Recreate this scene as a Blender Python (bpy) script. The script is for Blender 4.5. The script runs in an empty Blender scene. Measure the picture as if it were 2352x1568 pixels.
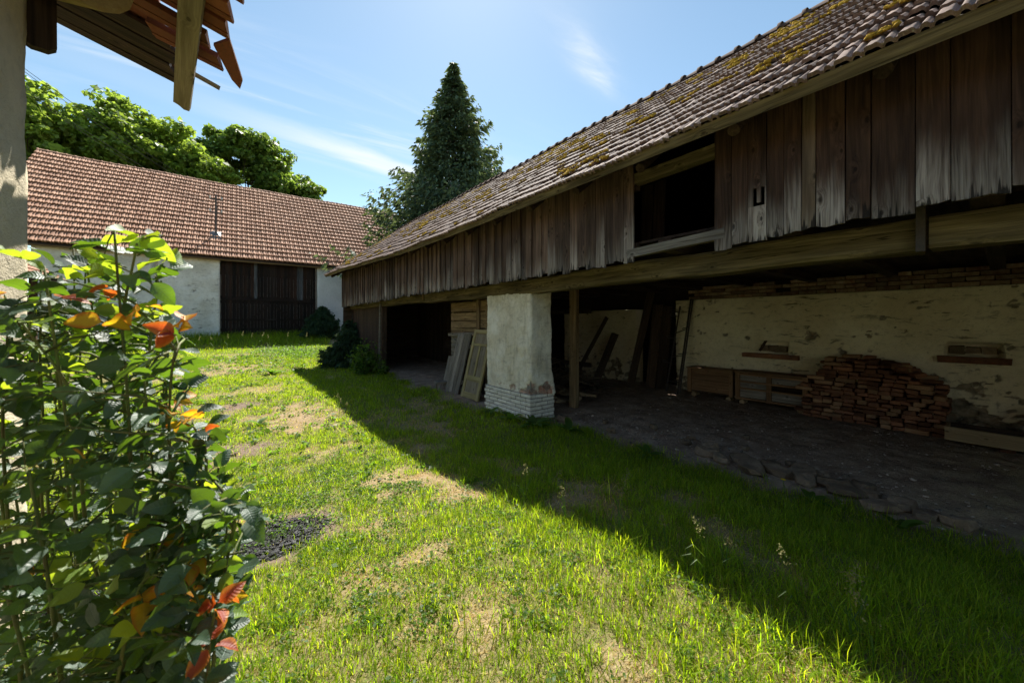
import bpy, bmesh, math, random
import numpy as np
from mathutils import Vector, Matrix

random.seed(11)
RS = np.random.RandomState(7)
scene = bpy.context.scene
COL = scene.collection
R = math.radians

# ------------------------------------------------------------------ camera
EYE = 1.8
cam_d = bpy.data.cameras.new("camera")
cam = bpy.data.objects.new("camera", cam_d)
COL.objects.link(cam)
cam.location = (0, 0, EYE)
cam.rotation_euler = (R(90), 0, R(-36.805))
cam_d.sensor_width = 36.0
cam_d.lens = 13.01
cam_d.shift_y = -44.0 / 2352.0
cam_d.clip_start = 0.05
cam_d.clip_end = 2000
cam_d.dof.use_dof = True
cam_d.dof.focus_distance = 7.0
cam_d.dof.aperture_fstop = 5.0
scene.camera = cam

# ------------------------------------------------------------------ sky and sun
SUN_AZ, SUN_EL = R(30.3), R(51.4)          # azimuth clockwise from +Y
SUN_DIR = Vector((math.sin(SUN_AZ) * math.cos(SUN_EL), math.cos(SUN_AZ) * math.cos(SUN_EL), math.sin(SUN_EL)))
SKY_STRENGTH, SUN_STRENGTH, EXPOSURE = 0.088, 5.0, 1.15

class NT:
    """small helper for node graphs"""
    def __init__(s, tree):
        s.t = tree; s.t.nodes.clear()
    def n(s, typ, **kw):
        nd = s.t.nodes.new(typ)
        for k, v in kw.items():
            setattr(nd, k, v)
        return nd
    def put(s, sock, v):
        if isinstance(v, bpy.types.NodeSocket):
            s.t.links.new(v, sock)
        elif v is not None:
            sock.default_value = v
    def math(s, op, a, b=None, c=None, clamp=False):
        nd = s.n('ShaderNodeMath', operation=op, use_clamp=clamp)
        for i, v in enumerate((a, b, c)):
            s.put(nd.inputs[i], v)
        return nd.outputs[0]
    def vmath(s, op, a, b=None):
        nd = s.n('ShaderNodeVectorMath', operation=op)
        s.put(nd.inputs[0], a); s.put(nd.inputs[1], b)
        return nd.outputs[0]
    def mapr(s, v, a, b, c=0.0, d=1.0, smooth=False):
        nd = s.n('ShaderNodeMapRange', clamp=True)
        if smooth: nd.interpolation_type = 'SMOOTHSTEP'
        for i, x in enumerate((v, a, b, c, d)):
            s.put(nd.inputs[i], x)
        return nd.outputs[0]
    def noise(s, vec, scale, detail=4.0, rough=0.55, dist=0.0, col=False):
        nd = s.n('ShaderNodeTexNoise')
        s.put(nd.inputs['Vector'], vec); s.put(nd.inputs['Scale'], scale)
        s.put(nd.inputs['Detail'], detail); s.put(nd.inputs['Roughness'], rough); s.put(nd.inputs['Distortion'], dist)
        return nd.outputs['Color' if col else 'Fac']
    def voro(s, vec, scale, feature='F1', out='Distance', rnd=1.0, dim='3D'):
        nd = s.n('ShaderNodeTexVoronoi', feature=feature, voronoi_dimensions=dim)
        s.put(nd.inputs['Vector'], vec); s.put(nd.inputs['Scale'], scale); s.put(nd.inputs['Randomness'], rnd)
        return nd.outputs[out]
    def scl(s, vec, v):
        nd = s.n('ShaderNodeMapping'); s.put(nd.inputs['Vector'], vec); nd.inputs['Scale'].default_value = v
        return nd.outputs[0]
    def mix(s, f, a, b, mode='MIX'):
        nd = s.n('ShaderNodeMix', data_type='RGBA', blend_type=mode)
        s.put(nd.inputs[0], f); s.put(nd.inputs[6], c4(a)); s.put(nd.inputs[7], c4(b))
        return nd.outputs[2]
    def ramp(s, f, stops):
        nd = s.n('ShaderNodeValToRGB'); s.put(nd.inputs[0], f)
        el = nd.color_ramp.elements
        while len(el) < len(stops): el.new(0.5)
        for e, (p, c) in zip(el, stops):
            e.position = p; e.color = c4(c)
        return nd.outputs[0]
    def attr(s, name, out='Fac'):
        return s.n('ShaderNodeAttribute', attribute_name=name).outputs[out]
    def bump(s, h, strength=0.5, dist=0.01, normal=None):
        nd = s.n('ShaderNodeBump'); nd.inputs['Strength'].default_value = strength; nd.inputs['Distance'].default_value = dist
        s.put(nd.inputs['Height'], h)
        if normal is not None: s.put(nd.inputs['Normal'], normal)
        return nd.outputs[0]
    def principled(s, col, rough=0.8, normal=None, spec=0.3):
        nd = s.n('ShaderNodeBsdfPrincipled')
        s.put(nd.inputs['Base Color'], c4(col)); s.put(nd.inputs['Roughness'], rough)
        nd.inputs['Specular IOR Level'].default_value = spec
        if normal is not None: s.put(nd.inputs['Normal'], normal)
        return nd.outputs[0]
    def out(s, sh, world=False):
        o = s.n('ShaderNodeOutputWorld' if world else 'ShaderNodeOutputMaterial')
        s.t.links.new(sh, o.inputs['Surface'])

def c4(c):
    if isinstance(c, bpy.types.NodeSocket) or c is None: return c
    return (c[0], c[1], c[2], 1.0)

world = bpy.data.worlds.new("World"); scene.world = world; world.use_nodes = True
w = NT(world.node_tree)
sky = w.n('ShaderNodeTexSky', sky_type='NISHITA', sun_disc=False)
sky.sun_elevation = SUN_EL; sky.sun_rotation = SUN_AZ
sky.altitude = 400; sky.air_density = 1.0; sky.dust_density = 0.2; sky.ozone_density = 1.0
# thin cirrus: a layer far up, looked up by direction on a plane overhead
dirv = w.n('ShaderNodeTexCoord').outputs['Generated']
sep = w.n('ShaderNodeSeparateXYZ'); w.put(sep.inputs[0], dirv)
zc = w.math('MAXIMUM', sep.outputs[2], 0.02)
cx = w.math('DIVIDE', sep.outputs[0], zc); cy = w.math('DIVIDE', sep.outputs[1], zc)
cb = w.n('ShaderNodeCombineXYZ'); w.put(cb.inputs[0], cx); w.put(cb.inputs[1], cy)
cp = cb.outputs[0]
rot = w.n('ShaderNodeMapping'); w.put(rot.inputs['Vector'], cp); rot.inputs['Rotation'].default_value = (0, 0, R(-12)); rot.inputs['Scale'].default_value = (0.55, 2.2, 1)
fib = w.noise(rot.outputs[0], 1.6, 6, 0.62, 0.6)
fib2 = w.noise(rot.outputs[0], 6.0, 4, 0.6, 0.4)
band_y = w.math('MULTIPLY_ADD', cx, 0.23, 2.20)
dy = w.math('SUBTRACT', cy, band_y)
core = w.mapr(w.math('ABSOLUTE', w.math('ADD', dy, w.math('MULTIPLY_ADD', fib, 0.24, -0.12))), 0.03, 0.20, 1, 0, True)
core = w.math('MULTIPLY', core, w.mapr(cx, -0.3, 0.75, 0.1, 1.0, True))
wide = w.mapr(w.math('ABSOLUTE', w.math('ADD', dy, 0.22)), 0.05, 0.75, 1, 0, True)
wide = w.math('MULTIPLY', wide, w.mapr(fib, 0.42, 0.72, 0, 0.62, True))
gen = w.math('MULTIPLY', w.mapr(w.noise(rot.outputs[0], 0.7, 4, 0.6, 0.8), 0.5, 0.85, 0, 0.45, True), 1.0)
wx = w.math('SUBTRACT', cx, 1.10); wy = w.math('SUBTRACT', cy, 0.96)
wl = w.math('ADD', w.math('MULTIPLY', w.math('POWER', w.math('SUBTRACT', wy, w.math('MULTIPLY', wx, 0.3)), 2.0), 260.0),
            w.math('MULTIPLY', w.math('POWER', wx, 2.0), 26.0))
wisp = w.math('MULTIPLY', w.math('POWER', 2.718, w.math('MULTIPLY', wl, -1.0)), w.mapr(fib2, 0.3, 0.7, 0.1, 0.8))
cl = w.math('MAXIMUM', w.math('MAXIMUM', w.math('MULTIPLY', core, 0.95), wide), w.math('MAXIMUM', gen, wisp))
cl = w.math('MULTIPLY', cl, w.mapr(fib2, 0.15, 0.75, 0.6, 1.0), clamp=True)
cl = w.math('MULTIPLY', cl, w.mapr(sep.outputs[2], 0.02, 0.2, 0, 1))
skyt = w.mix(1.0, sky.outputs[0], (1.0, 1.05, 0.92), 'MULTIPLY')
skyc = w.mix(cl, skyt, (5.2, 5.5, 5.8))
bg = w.n('ShaderNodeBackground'); w.put(bg.inputs[0], skyc); bg.inputs[1].default_value = SKY_STRENGTH
w.out(bg.outputs[0], True)

sun_d = bpy.data.lights.new("sun", 'SUN'); sun_d.energy = SUN_STRENGTH; sun_d.angle = R(0.53); sun_d.color = (1.0, 0.95, 0.86)
sun = bpy.data.objects.new("sun", sun_d); COL.objects.link(sun)
sun.location = SUN_DIR * 60
sun.rotation_euler = (-SUN_DIR).to_track_quat('-Z', 'Y').to_euler()

scene.view_settings.view_transform = 'Standard'
scene.view_settings.look = 'None'
scene.view_settings.gamma = 1.0
scene.view_settings.use_curve_mapping = False
scene.view_settings.exposure = EXPOSURE
scene.render.engine = 'CYCLES'
scene.cycles.max_bounces = 5
scene.cycles.diffuse_bounces = 4
scene.cycles.glossy_bounces = 2
scene.cycles.transmission_bounces = 4
scene.cycles.caustics_reflective = False
scene.cycles.caustics_refractive = False
scene.cycles.transparent_max_bounces = 4
scene.cycles.use_denoising = True
scene.cycles.use_adaptive_sampling = True
scene.cycles.adaptive_threshold = 0.015

# ------------------------------------------------------------------ numpy noise
def _hash(ix, iy, seed):
    h = (ix.astype(np.int64) * 374761393 + iy.astype(np.int64) * 668265263 + seed * 1442695041) & 0xFFFFFFFF
    h = ((h ^ (h >> 13)) * 1274126177) & 0xFFFFFFFF
    return ((h ^ (h >> 16)) & 0xFFFF) / 65535.0
def vnoise(x, y, seed=0):
    x = np.asarray(x, float); y = np.asarray(y, float)
    ix = np.floor(x); iy = np.floor(y); fx = x - ix; fy = y - iy
    fx = fx * fx * (3 - 2 * fx); fy = fy * fy * (3 - 2 * fy)
    a = _hash(ix, iy, seed); b = _hash(ix + 1, iy, seed); c = _hash(ix, iy + 1, seed); d = _hash(ix + 1, iy + 1, seed)
    return (a * (1 - fx) + b * fx) * (1 - fy) + (c * (1 - fx) + d * fx) * fy
def fbm(x, y, oct=4, seed=0, gain=0.5):
    s = 0; a = 1; t = 0
    for o in range(oct):
        s = s + a * vnoise(np.asarray(x) * 2 ** o + 17.3 * o, np.asarray(y) * 2 ** o - 9.1 * o, seed + o); t += a; a *= gain
    return s / t
def sstep(a, b, x):
    t = np.clip((np.asarray(x, float) - a) / (b - a), 0, 1)
    return t * t * (3 - 2 * t)

def ground_z(x, y):
    x = np.asarray(x, float); y = np.asarray(y, float)
    hump = 0.30 * (1 - sstep(0.8, 4.8, y)) * (1 - sstep(2.6, 4.7, x))
    dip = -0.13 * np.exp(-((y - 7.0) / 3.0) ** 2) * (1 - sstep(3.0, 4.5, x))
    rise = (0.40 * sstep(14.0, 23.0, y) + 0.52 * sstep(23.5, 28.0, y)) * (1 - 0.6 * sstep(3.5, 6, x) * (1 - sstep(18, 21, y)))
    und = 0.05 * (fbm(x * 0.7, y * 0.7, 3, 5) - 0.5) * 2
    und = und * (1 - 0.6 * sstep(4.2, 5, x))
    return hump + dip + rise + und

def dirt_edge(y):
    y = np.asarray(y, float)
    e = 4.72 - 0.55 * sstep(5.3, 6.8, y) + 0.25 * sstep(10, 14, y) + 0.35 * (1 - sstep(-0.6, 0.6, y))
    return e + 0.42 * (fbm(y * 1.1, y * 0 + 3, 4, 9) - 0.5)
BARE = [(1.05, 8.6, .75, 1.25, 1), (1.55, 4.1, .55, .6, .9), (0.92, 3.1, .3, .3, .8), (1.05, 1.6, .26, .2, .62), (0.70, 1.75, .2, .16, .6),
        (1.3, 0.95, .26, .18, .62), (-0.4, 16.6, 1.9, 1.2, .85), (1.15, 6.1, .5, .5, .6), (2.9, 6.2, .55, .9, .8), (2.55, 2.3, .4, .55, .8),
        (2.75, 1.35, .28, .45, .7), (1.0, 2.45, .25, .2, .6), (2.2, 5.2, .4, .5, .75), (0.5, 12.2, .8, .7, .6), (1.9, 3.35, .3, .35, .8), (3.4, 8.2, .4, .9, .6)]
PITS = [(0.22, 3.62, .48, .42), (-0.62, 3.55, .55, .35)]
SOIL = [(-0.35, 6.9, .85, .62), (0.0, 10.2, .5, .3)]
def zones(x, y):
    """returns dirt (barn floor), bare (dry lawn), pit (burnt), soil"""
    x = np.asarray(x, float); y = np.asarray(y, float)
    e = dirt_edge(y)
    n1 = fbm(x * 3.1, y * 3.1, 3, 21) - 0.5
    n4 = 1.6 * (fbm(x * 6.5, y * 6.5, 3, 23) - 0.45)
    dirt = sstep(-0.28, 0.30, x - e + 0.6 * n1)
    bare = sstep(0.60, 0.74, fbm(x * 1.5 + 4, y * 1.2, 4, 31)) * 0.55
    for (bx, by, rx, ry, k) in BARE:
        d = np.sqrt(((x - bx) / rx) ** 2 + ((y - by) / ry) ** 2) + 0.9 * n1
        bare = np.maximum(bare, k * (1 - sstep(0.35, 1.15, d + n4)))
    pit = 0 * x; soil = 0 * x
    for (bx, by, rx, ry) in PITS:
        d = np.sqrt(((x - bx) / rx) ** 2 + ((y - by) / ry) ** 2) + 0.8 * n1
        pit = np.maximum(pit, 1 - sstep(0.75, 1.05, d)); soil = np.maximum(soil, 1 - sstep(1.0, 1.55, d))
    for (bx, by, rx, ry) in SOIL:
        d = np.sqrt(((x - bx) / rx) ** 2 + ((y - by) / ry) ** 2) + 0.8 * n1
        soil = np.maximum(soil, 1 - sstep(0.75, 1.2, d))
    return dirt, bare, pit, soil

# ------------------------------------------------------------------ object helpers
WM = {}
def link(o, parent=None, world=None):
    COL.objects.link(o)
    m = world if world is not None else Matrix.Identity(4)
    o.matrix_basis = m
    if parent is not None:
        o.parent = parent
        o.matrix_parent_inverse = WM[parent.name].inverted()
    WM[o.name] = m.copy()
    return o
def tag(o, label=None, cat=None, group=None, kind=None):
    if label: o['label'] = label
    if cat: o['category'] = cat
    if group: o['group'] = group
    if kind: o['kind'] = kind
    return o
def empty(name, loc, label, cat, group=None):
    o = bpy.data.objects.new(name, None); o.empty_display_size = 0.3
    link(o, None, Matrix.Translation(loc))
    return tag(o, label, cat, group)
def mk_mesh(name, verts, faces, mat, smooth=False):
    me = bpy.data.meshes.new(name)
    me.from_pydata([tuple(v) for v in verts], [], [tuple(f) for f in faces])
    if mat: me.materials.append(mat)
    if smooth: me.shade_smooth()
    me.update()
    return me
def np_mesh(name, verts, faces, mat, smooth=False, attrs=None):
    """verts (n,3); faces (m,k) all the same size; attrs: name -> per-vertex float or rgb"""
    verts = np.ascontiguousarray(verts, np.float32); faces = np.ascontiguousarray(faces, np.int32)
    me = bpy.data.meshes.new(name)
    m, k = faces.shape
    me.vertices.add(len(verts)); me.vertices.foreach_set('co', verts.ravel())
    me.loops.add(m * k); me.loops.foreach_set('vertex_index', faces.ravel())
    me.polygons.add(m)
    me.polygons.foreach_set('loop_start', np.arange(0, m * k, k, dtype=np.int32))
    if smooth: me.polygons.foreach_set('use_smooth', np.ones(m, bool))
    me.update(calc_edges=True)
    for nm, a in (attrs or {}).items():
        a = np.asarray(a, np.float32)
        if a.ndim == 1:
            at = me.attributes.new(nm, 'FLOAT', 'POINT'); at.data.foreach_set('value', a)
        else:
            at = me.attributes.new(nm, 'FLOAT_COLOR', 'POINT')
            at.data.foreach_set('color', np.concatenate([a, np.ones((len(a), 1), np.float32)], 1).ravel())
    if mat: me.materials.append(mat)
    return me
def ob(name, me, parent=None, world=None, **kw):
    return tag(link(bpy.data.objects.new(name, me), parent, world), **kw)

def frame(p, x, z):
    """matrix with local X along x and local Z near z"""
    x = Vector(x).normalized(); z = Vector(z); y = z.cross(x).normalized(); z = x.cross(y)
    return Matrix(((x[0], y[0], z[0], p[0]), (x[1], y[1], z[1], p[1]), (x[2], y[2], z[2], p[2]), (0, 0, 0, 1)))

def board_mesh(L, W, T, mat, jag0=0.0, jag1=0.0, bow=0.0, rough=0.0, nx=3, ny=4):
    """board along +X from 0 to L, width W on Y, thickness T on Z, ragged ends"""
    xs = np.linspace(0, 1, nx); ys = np.linspace(-0.5, 0.5, ny)
    e0 = RS.uniform(-1, 1, ny) * jag0; e1 = RS.uniform(-1, 1, ny) * jag1
    V = []
    bw = RS.uniform(-1, 1) * bow
    for s in (0.5, -0.5):
        for i, u in enumerate(xs):
            wy = 1 + RS.uniform(-1, 1) * rough
            for j, v in enumerate(ys):
                x = e0[j] * (1 - u) + (L + e1[j]) * u if i in (0, nx - 1) else u * L
                V.append((x, v * W * wy, s * T * (1 + RS.uniform(-1, 1) * rough) + bw * 4 * u * (1 - u)))
    n = nx * ny
    F = []
    for i in range(nx - 1):
        for j in range(ny - 1):
            a = i * ny + j
            F.append((a, a + ny, a + ny + 1, a + 1)); F.append((n + a, n + a + 1, n + a + ny + 1, n + a + ny))
        a = i * ny; F.append((a, n + a, n + a + ny, a + ny))
        a = i * ny + ny - 1; F.append((a, a + ny, n + a + ny, n + a))
    for j in range(ny - 1):
        F.append((j, j + 1, n + j + 1, n + j)); a = (nx - 1) * ny + j; F.append((a, n + a, n + a + 1, a + 1))
    return mk_mesh('board', V, F, mat)
def board(name, p0, p1, W, T, face, mat, parent=None, **kw):
    p0 = Vector(p0); p1 = Vector(p1)
    me = board_mesh((p1 - p0).length, W, T, mat, **kw)
    return ob(name, me, parent, frame(p0, p1 - p0, face))

class MB:
    def __init__(s): s.v = []; s.f = []
    def box(s, c, size, rz=0.0, jit=0.0, M=None):
        M = M or (Matrix.Translation(c) @ Matrix.Rotation(rz, 4, 'Z'))
        b = len(s.v)
        for i in (-.5, .5):
            for j in (-.5, .5):
                for k in (-.5, .5):
                    p = Vector((i * size[0], j * size[1], k * size[2]))
                    if jit: p += Vector((random.uniform(-jit, jit), random.uniform(-jit, jit), random.uniform(-jit, jit)))
                    s.v.append(M @ p)
        for f in ((0, 1, 3, 2), (4, 6, 7, 5), (0, 4, 5, 1), (2, 3, 7, 6), (0, 2, 6, 4), (1, 5, 7, 3)):
            s.f.append(tuple(b + i for i in f))
        return s
    def poly(s, pts, faces):
        b = len(s.v); s.v += [Vector(p) for p in pts]; s.f += [tuple(b + i for i in f) for f in faces]
        return s
    def tube(s, pts, rad, seg=8, cap=True):
        pts = [Vector(p) for p in pts]
        if not hasattr(rad, '__len__'): rad = [rad] * len(pts)
        b = len(s.v)
        for i, p in enumerate(pts):
            d = (pts[min(i + 1, len(pts) - 1)] - pts[max(i - 1, 0)]).normalized()
            a = d.cross(Vector((0, 0, 1)) if abs(d.z) < 0.9 else Vector((1, 0, 0))).normalized(); c = d.cross(a)
            for k in range(seg):
                t = 2 * math.pi * k / seg
                s.v.append(p + (a * math.cos(t) + c * math.sin(t)) * rad[i])
        for i in range(len(pts) - 1):
            for k in range(seg):
                q = (k + 1) % seg
                s.f.append((b + i * seg + k, b + i * seg + q, b + (i + 1) * seg + q, b + (i + 1) * seg + k))
        if cap:
            s.f.append(tuple(b + k for k in range(seg))[::-1]); e = b + (len(pts) - 1) * seg
            s.f.append(tuple(e + k for k in range(seg)))
        return s
    def build(s, name, mat, parent=None, smooth=False, origin=None, **kw):
        W = Matrix.Identity(4)
        v = s.v
        if origin is not None:
            W = Matrix.Translation(origin); v = [p - Vector(origin) for p in v]
        return ob(name, mk_mesh(name, v, s.f, mat, smooth), parent, W, **kw)

def hwall(name, org, du, dv, U, V, step, disp, mat, parent=None, depth=0.4, **kw):
    """rough wall face: grid over U x V on (org, du, dv), pushed along du x dv by disp(u,v) -> (height, expose)"""
    nu = max(2, int((U[1] - U[0]) / step) + 1); nv = max(2, int((V[1] - V[0]) / step) + 1)
    uu, vv = np.meshgrid(np.linspace(U[0], U[1], nu), np.linspace(V[0], V[1], nv), indexing='ij')
    h, ex = disp(uu, vv)
    du = np.array(du, float); dv = np.array(dv, float); n = np.cross(du, dv); org = np.array(org, float)
    P = org + uu[..., None] * du + vv[..., None] * dv + h[..., None] * n
    B = org + uu[..., None] * du + vv[..., None] * dv - depth * n
    idx = np.arange(nu * nv).reshape(nu, nv)
    F = np.stack([idx[:-1, :-1], idx[1:, :-1], idx[1:, 1:], idx[:-1, 1:]], -1).reshape(-1, 4)
    per = np.concatenate([idx[:, 0], idx[-1, 1:], idx[-2::-1, -1], idx[0, -2:0:-1]])
    nb = len(per); base = nu * nv
    Vt = np.concatenate([P.reshape(-1, 3), B.reshape(-1, 3)[per]])
    k = np.arange(nb); k2 = (k + 1) % nb
    S = np.stack([per[k], base + k, base + k2, per[k2]], -1)
    at = np.concatenate([ex.ravel(), np.zeros(nb)])
    me = np_mesh(name, Vt, np.concatenate([F, S]), mat, True, {'expose': at})
    return ob(name, me, parent, **kw)

# ------------------------------------------------------------------ materials
def mat(name):
    m = bpy.data.materials.new(name); m.use_nodes = True
    return m, NT(m.node_tree)

def objcoord(t, spread=40.0):
    co = t.n('ShaderNodeTexCoord').outputs['Object']
    rnd = t.n('ShaderNodeObjectInfo').outputs['Random']
    cb = t.n('ShaderNodeCombineXYZ')
    t.put(cb.inputs[0], t.math('MULTIPLY', rnd, spread)); t.put(cb.inputs[1], t.math('MULTIPLY', rnd, spread * 2.3)); t.put(cb.inputs[2], t.math('MULTIPLY', rnd, spread * 0.7))
    return co, t.vmath('ADD', co, cb.outputs[0]), rnd

def wood(name, dark, light, bleach=None, bleach_len=0.7, grain=1.0, rot=0.0, rough=0.85, vary=0.5, stain=0.5, crack=0.0):
    m, t = mat(name)
    co, v, rnd = objcoord(t)
    isl = t.n('ShaderNodeNewGeometry').outputs['Random Per Island']
    warp = t.noise(t.scl(v, (0.8, 3, 3)), 1.5, 2, 0.5, col=True)
    vw = t.vmath('ADD', v, t.vmath('MULTIPLY', t.vmath('SUBTRACT', warp, (0.5, 0.5, 0.5)), (0.0, 0.06, 0.06)))
    g2 = t.noise(t.scl(vw, (0.8, 9, 9)), 1.0, 3, 0.6)
    sv_ = t.n('ShaderNodeSeparateXYZ'); t.put(sv_.inputs[0], v)
    kc = t.n('ShaderNodeCombineXYZ'); t.put(kc.inputs[0], t.math('MULTIPLY', sv_.outputs[0], 3.1)); t.put(kc.inputs[1], t.math('MULTIPLY', t.math('ADD', sv_.outputs[1], sv_.outputs[2]), 6.0))
    kv = t.n('ShaderNodeTexVoronoi', voronoi_dimensions='2D'); t.put(kv.inputs['Vector'], kc.outputs[0]); kv.inputs['Scale'].default_value = 1.0
    kr = t.n('ShaderNodeSeparateColor'); t.put(kr.inputs[0], kv.outputs['Color'])
    keep = t.math('GREATER_THAN', kr.outputs[0], 0.62)
    kn = kv.outputs['Distance']
    knot = t.math('MULTIPLY', t.mapr(kn, 0.04, t.math('MULTIPLY_ADD', kr.outputs[1], 0.07, 0.06), 1, 0, True), keep)
    vw = t.vmath('ADD', vw, t.vmath('MULTIPLY', t.math('MULTIPLY', t.mapr(kn, 0.0, 0.38, 1, 0, True), keep), (0.0, 0.035, 0.035)))
    g1 = t.noise(t.scl(vw, (1.5 * grain, 45 * grain, 45 * grain)), 1.0, 3, 0.7)
    f = t.math('ADD', t.math('MULTIPLY', g1, 0.55), t.math('MULTIPLY', g2, 0.45))
    col = t.ramp(f, [(0.36, dark), (0.5, [0.55 * a + 0.45 * b for a, b in zip(dark, light)]), (0.63, light)])
    sx = t.n('ShaderNodeSeparateXYZ'); t.put(sx.inputs[0], co)
    st = t.noise(t.scl(v, (0.9, 5, 5)), 1.0, 3, 0.6)
    col = t.mix(t.mapr(st, 0.5, 0.75, 0, stain), col, [c * 0.28 for c in dark])
    if bleach:
        b = t.math('ADD', sx.outputs[0], t.math('MULTIPLY_ADD', g2, 1.3 * bleach_len, -0.65 * bleach_len))
        b = t.math('ADD', b, t.math('MULTIPLY_ADD', t.math('FRACT', t.math('MULTIPLY', rnd, 17.3)), 1.1 * bleach_len, -0.45 * bleach_len))
        b = t.mapr(b, 0.0, bleach_len, 0.92, 0, True)
        b = t.math('MULTIPLY', b, t.mapr(g1, 0.36, 0.60, 0.25, 1.0))
        col = t.mix(b, col, bleach)
    if rot:
        rn = t.noise(t.scl(v, (1.6, 24, 24)), 1.0, 3, 0.6)
        thr = t.math('MULTIPLY_ADD', sx.outputs[0], 1.0 / (rot * 2.4), 0.50)
        rm = t.mapr(t.math('SUBTRACT', rn, thr), -0.03, 0.03, 0, 0.9)
        col = t.mix(rm, col, (0.012, 0.010, 0.009))
    if crack:
        cr = t.noise(t.scl(vw, (0.7, 16, 16)), 1.0, 2, 0.5)
        cm = t.mapr(t.math('ABSOLUTE', t.math('SUBTRACT', cr, 0.5)), 0.0, 0.018, crack, 0)
        cm = t.math('MULTIPLY', cm, t.mapr(t.noise(t.scl(v, (1.1, 3, 3)), 1.0, 2, 0.5), 0.42, 0.55))
        col = t.mix(cm, col, [c * 0.12 for c in dark])
    col = t.mix(t.math('MULTIPLY', knot, 0.75), col, [c * 0.35 for c in dark])
    r2 = t.math('FRACT', t.math('MULTIPLY_ADD', rnd, 7.31, isl))
    col = t.mix(1.0, col, t.ramp(r2, [(0, (1 - vary,) * 3), (1, (1 + vary * 0.8,) * 3)]), 'MULTIPLY')
    nrm = t.bump(t.math('ADD', g1, t.math('MULTIPLY', knot, -0.4)), 0.9, 0.008)
    t.out(t.principled(col, rough, nrm, 0.2))
    return m

def plaster(name, base, dirty, stone, spots=0.5, bump=0.6, scale=1.0, streak=0.0):
    """limewashed plaster; the mesh's 'expose' attribute shows the masonry below it"""
    m, t = mat(name)
    co = t.n('ShaderNodeTexCoord').outputs['Object']
    n1 = t.noise(co, 1.1 * scale, 4, 0.6); n2 = t.noise(co, 9 * scale, 4, 0.65); n3 = t.noise(co, 42 * scale, 3, 0.7)
    col = t.mix(t.mapr(n1, 0.38, 0.66), base, dirty)
    col = t.mix(t.mapr(n2, 0.5, 0.8, 0, 0.45), col, [c * 0.6 for c in dirty])
    sp = t.math('MULTIPLY', t.mapr(n3, 0.60, 0.68, 0, 1), t.mapr(n2, 0.42, 0.62, 0, 1))
    col = t.mix(t.math('MULTIPLY', sp, spots), col, [c * 0.22 for c in dirty])
    if streak:
        sk = t.noise(t.scl(co, (3.0, 3.0, 13.0)), 1.0, 5, 0.7, 0.6)
        skm = t.math('MULTIPLY', t.mapr(sk, 0.57, 0.64), t.mapr(n1, 0.40, 0.58))
        col = t.mix(t.math('MULTIPLY', skm, streak), col, [c * 0.25 for c in dirty])
    sv = t.scl(co, (4.2, 4.2, 9.0))
    sw = t.vmath('ADD', sv, t.vmath('MULTIPLY', t.noise(co, 3, 3, 0.5, col=True), (1.1, 1.1, 1.1)))
    cellc = t.voro(sw, 1.0, 'F1', 'Color'); edge = t.voro(sw, 1.0, 'DISTANCE_TO_EDGE', 'Distance')
    sc = t.n('ShaderNodeSeparateColor'); t.put(sc.inputs[0], cellc)
    scol = t.mix(sc.outputs[0], [c * 0.45 for c in stone], [c * 1.5 for c in stone])
    scol = t.mix(t.mapr(edge, 0.02, 0.10, 0.8, 0), scol, [c * 0.16 for c in stone])
    scol = t.mix(t.mapr(n2, 0.3, 0.7, 0, 0.4), scol, base)
    if name == 'pillar_plaster':
        pz = t.n('ShaderNodeSeparateXYZ'); t.put(pz.inputs[0], co)
        gs = t.noise(t.scl(co, (9, 9, 2.2)), 1.0, 4, 0.65)
        col = t.mix(t.math('MULTIPLY', t.mapr(gs, 0.5, 0.68), t.mapr(n1, 0.35, 0.6, 0.1, 0.6)), col, (0.36, 0.33, 0.27))
        col = t.mix(t.math('MULTIPLY', t.mapr(pz.outputs[2], 1.9, 2.4, 0, 0.5), t.mapr(n2, 0.3, 0.6)), col, (0.42, 0.36, 0.22))
    ex = t.math('ADD', t.attr('expose'), t.math('MULTIPLY_ADD', n2, 0.7, -0.35))
    em = t.mapr(ex, 0.42, 0.58)
    col = t.mix(em, col, scol)
    h = t.math('ADD', t.math('MULTIPLY', n2, 0.5), t.math('MULTIPLY', n3, 0.35))
    h = t.math('SUBTRACT', h, t.math('MULTIPLY', em, 0.5))
    t.out(t.principled(col, 0.92, t.bump(h, bump, 0.03), 0.15))
    return m

def tile_mat(name, a, b, lichen=None, lich_amt=0.0, rough=0.8, spec=0.18):
    m, t = mat(name)
    co, v, rnd = objcoord(t, 30)
    isl = t.n('ShaderNodeNewGeometry').outputs['Random Per Island']
    r = t.math('FRACT', t.math('ADD', t.math('MULTIPLY', rnd, 13.7), isl))
    pos = t.n('ShaderNodeNewGeometry').outputs['Position']
    n1 = t.noise(pos, 14, 5, 0.65); n2 = t.noise(pos, 1.3, 3, 0.6)
    col = t.ramp(t.math('ADD', t.math('MULTIPLY', r, 0.6), t.math('MULTIPLY', n1, 0.4)), [(0.2, a), (0.8, b)])
    col = t.mix(t.mapr(n2, 0.4, 0.7, 0, 0.4), col, [c * 0.55 for c in a])
    col = t.mix(t.mapr(n1, 0.55, 0.75, 0, 0.55), col, [c * 0.4 for c in a])
    if lichen:
        n3 = t.noise(pos, 55, 4, 0.7)
        lm = t.math('MULTIPLY', t.mapr(n3, 0.55, 0.66), t.mapr(n2, 0.35, 0.6, 0.15, lich_amt))
        col = t.mix(lm, col, lichen)
    t.out(t.principled(col, rough, t.bump(n1, 0.35, 0.01), spec))
    return m

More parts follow.
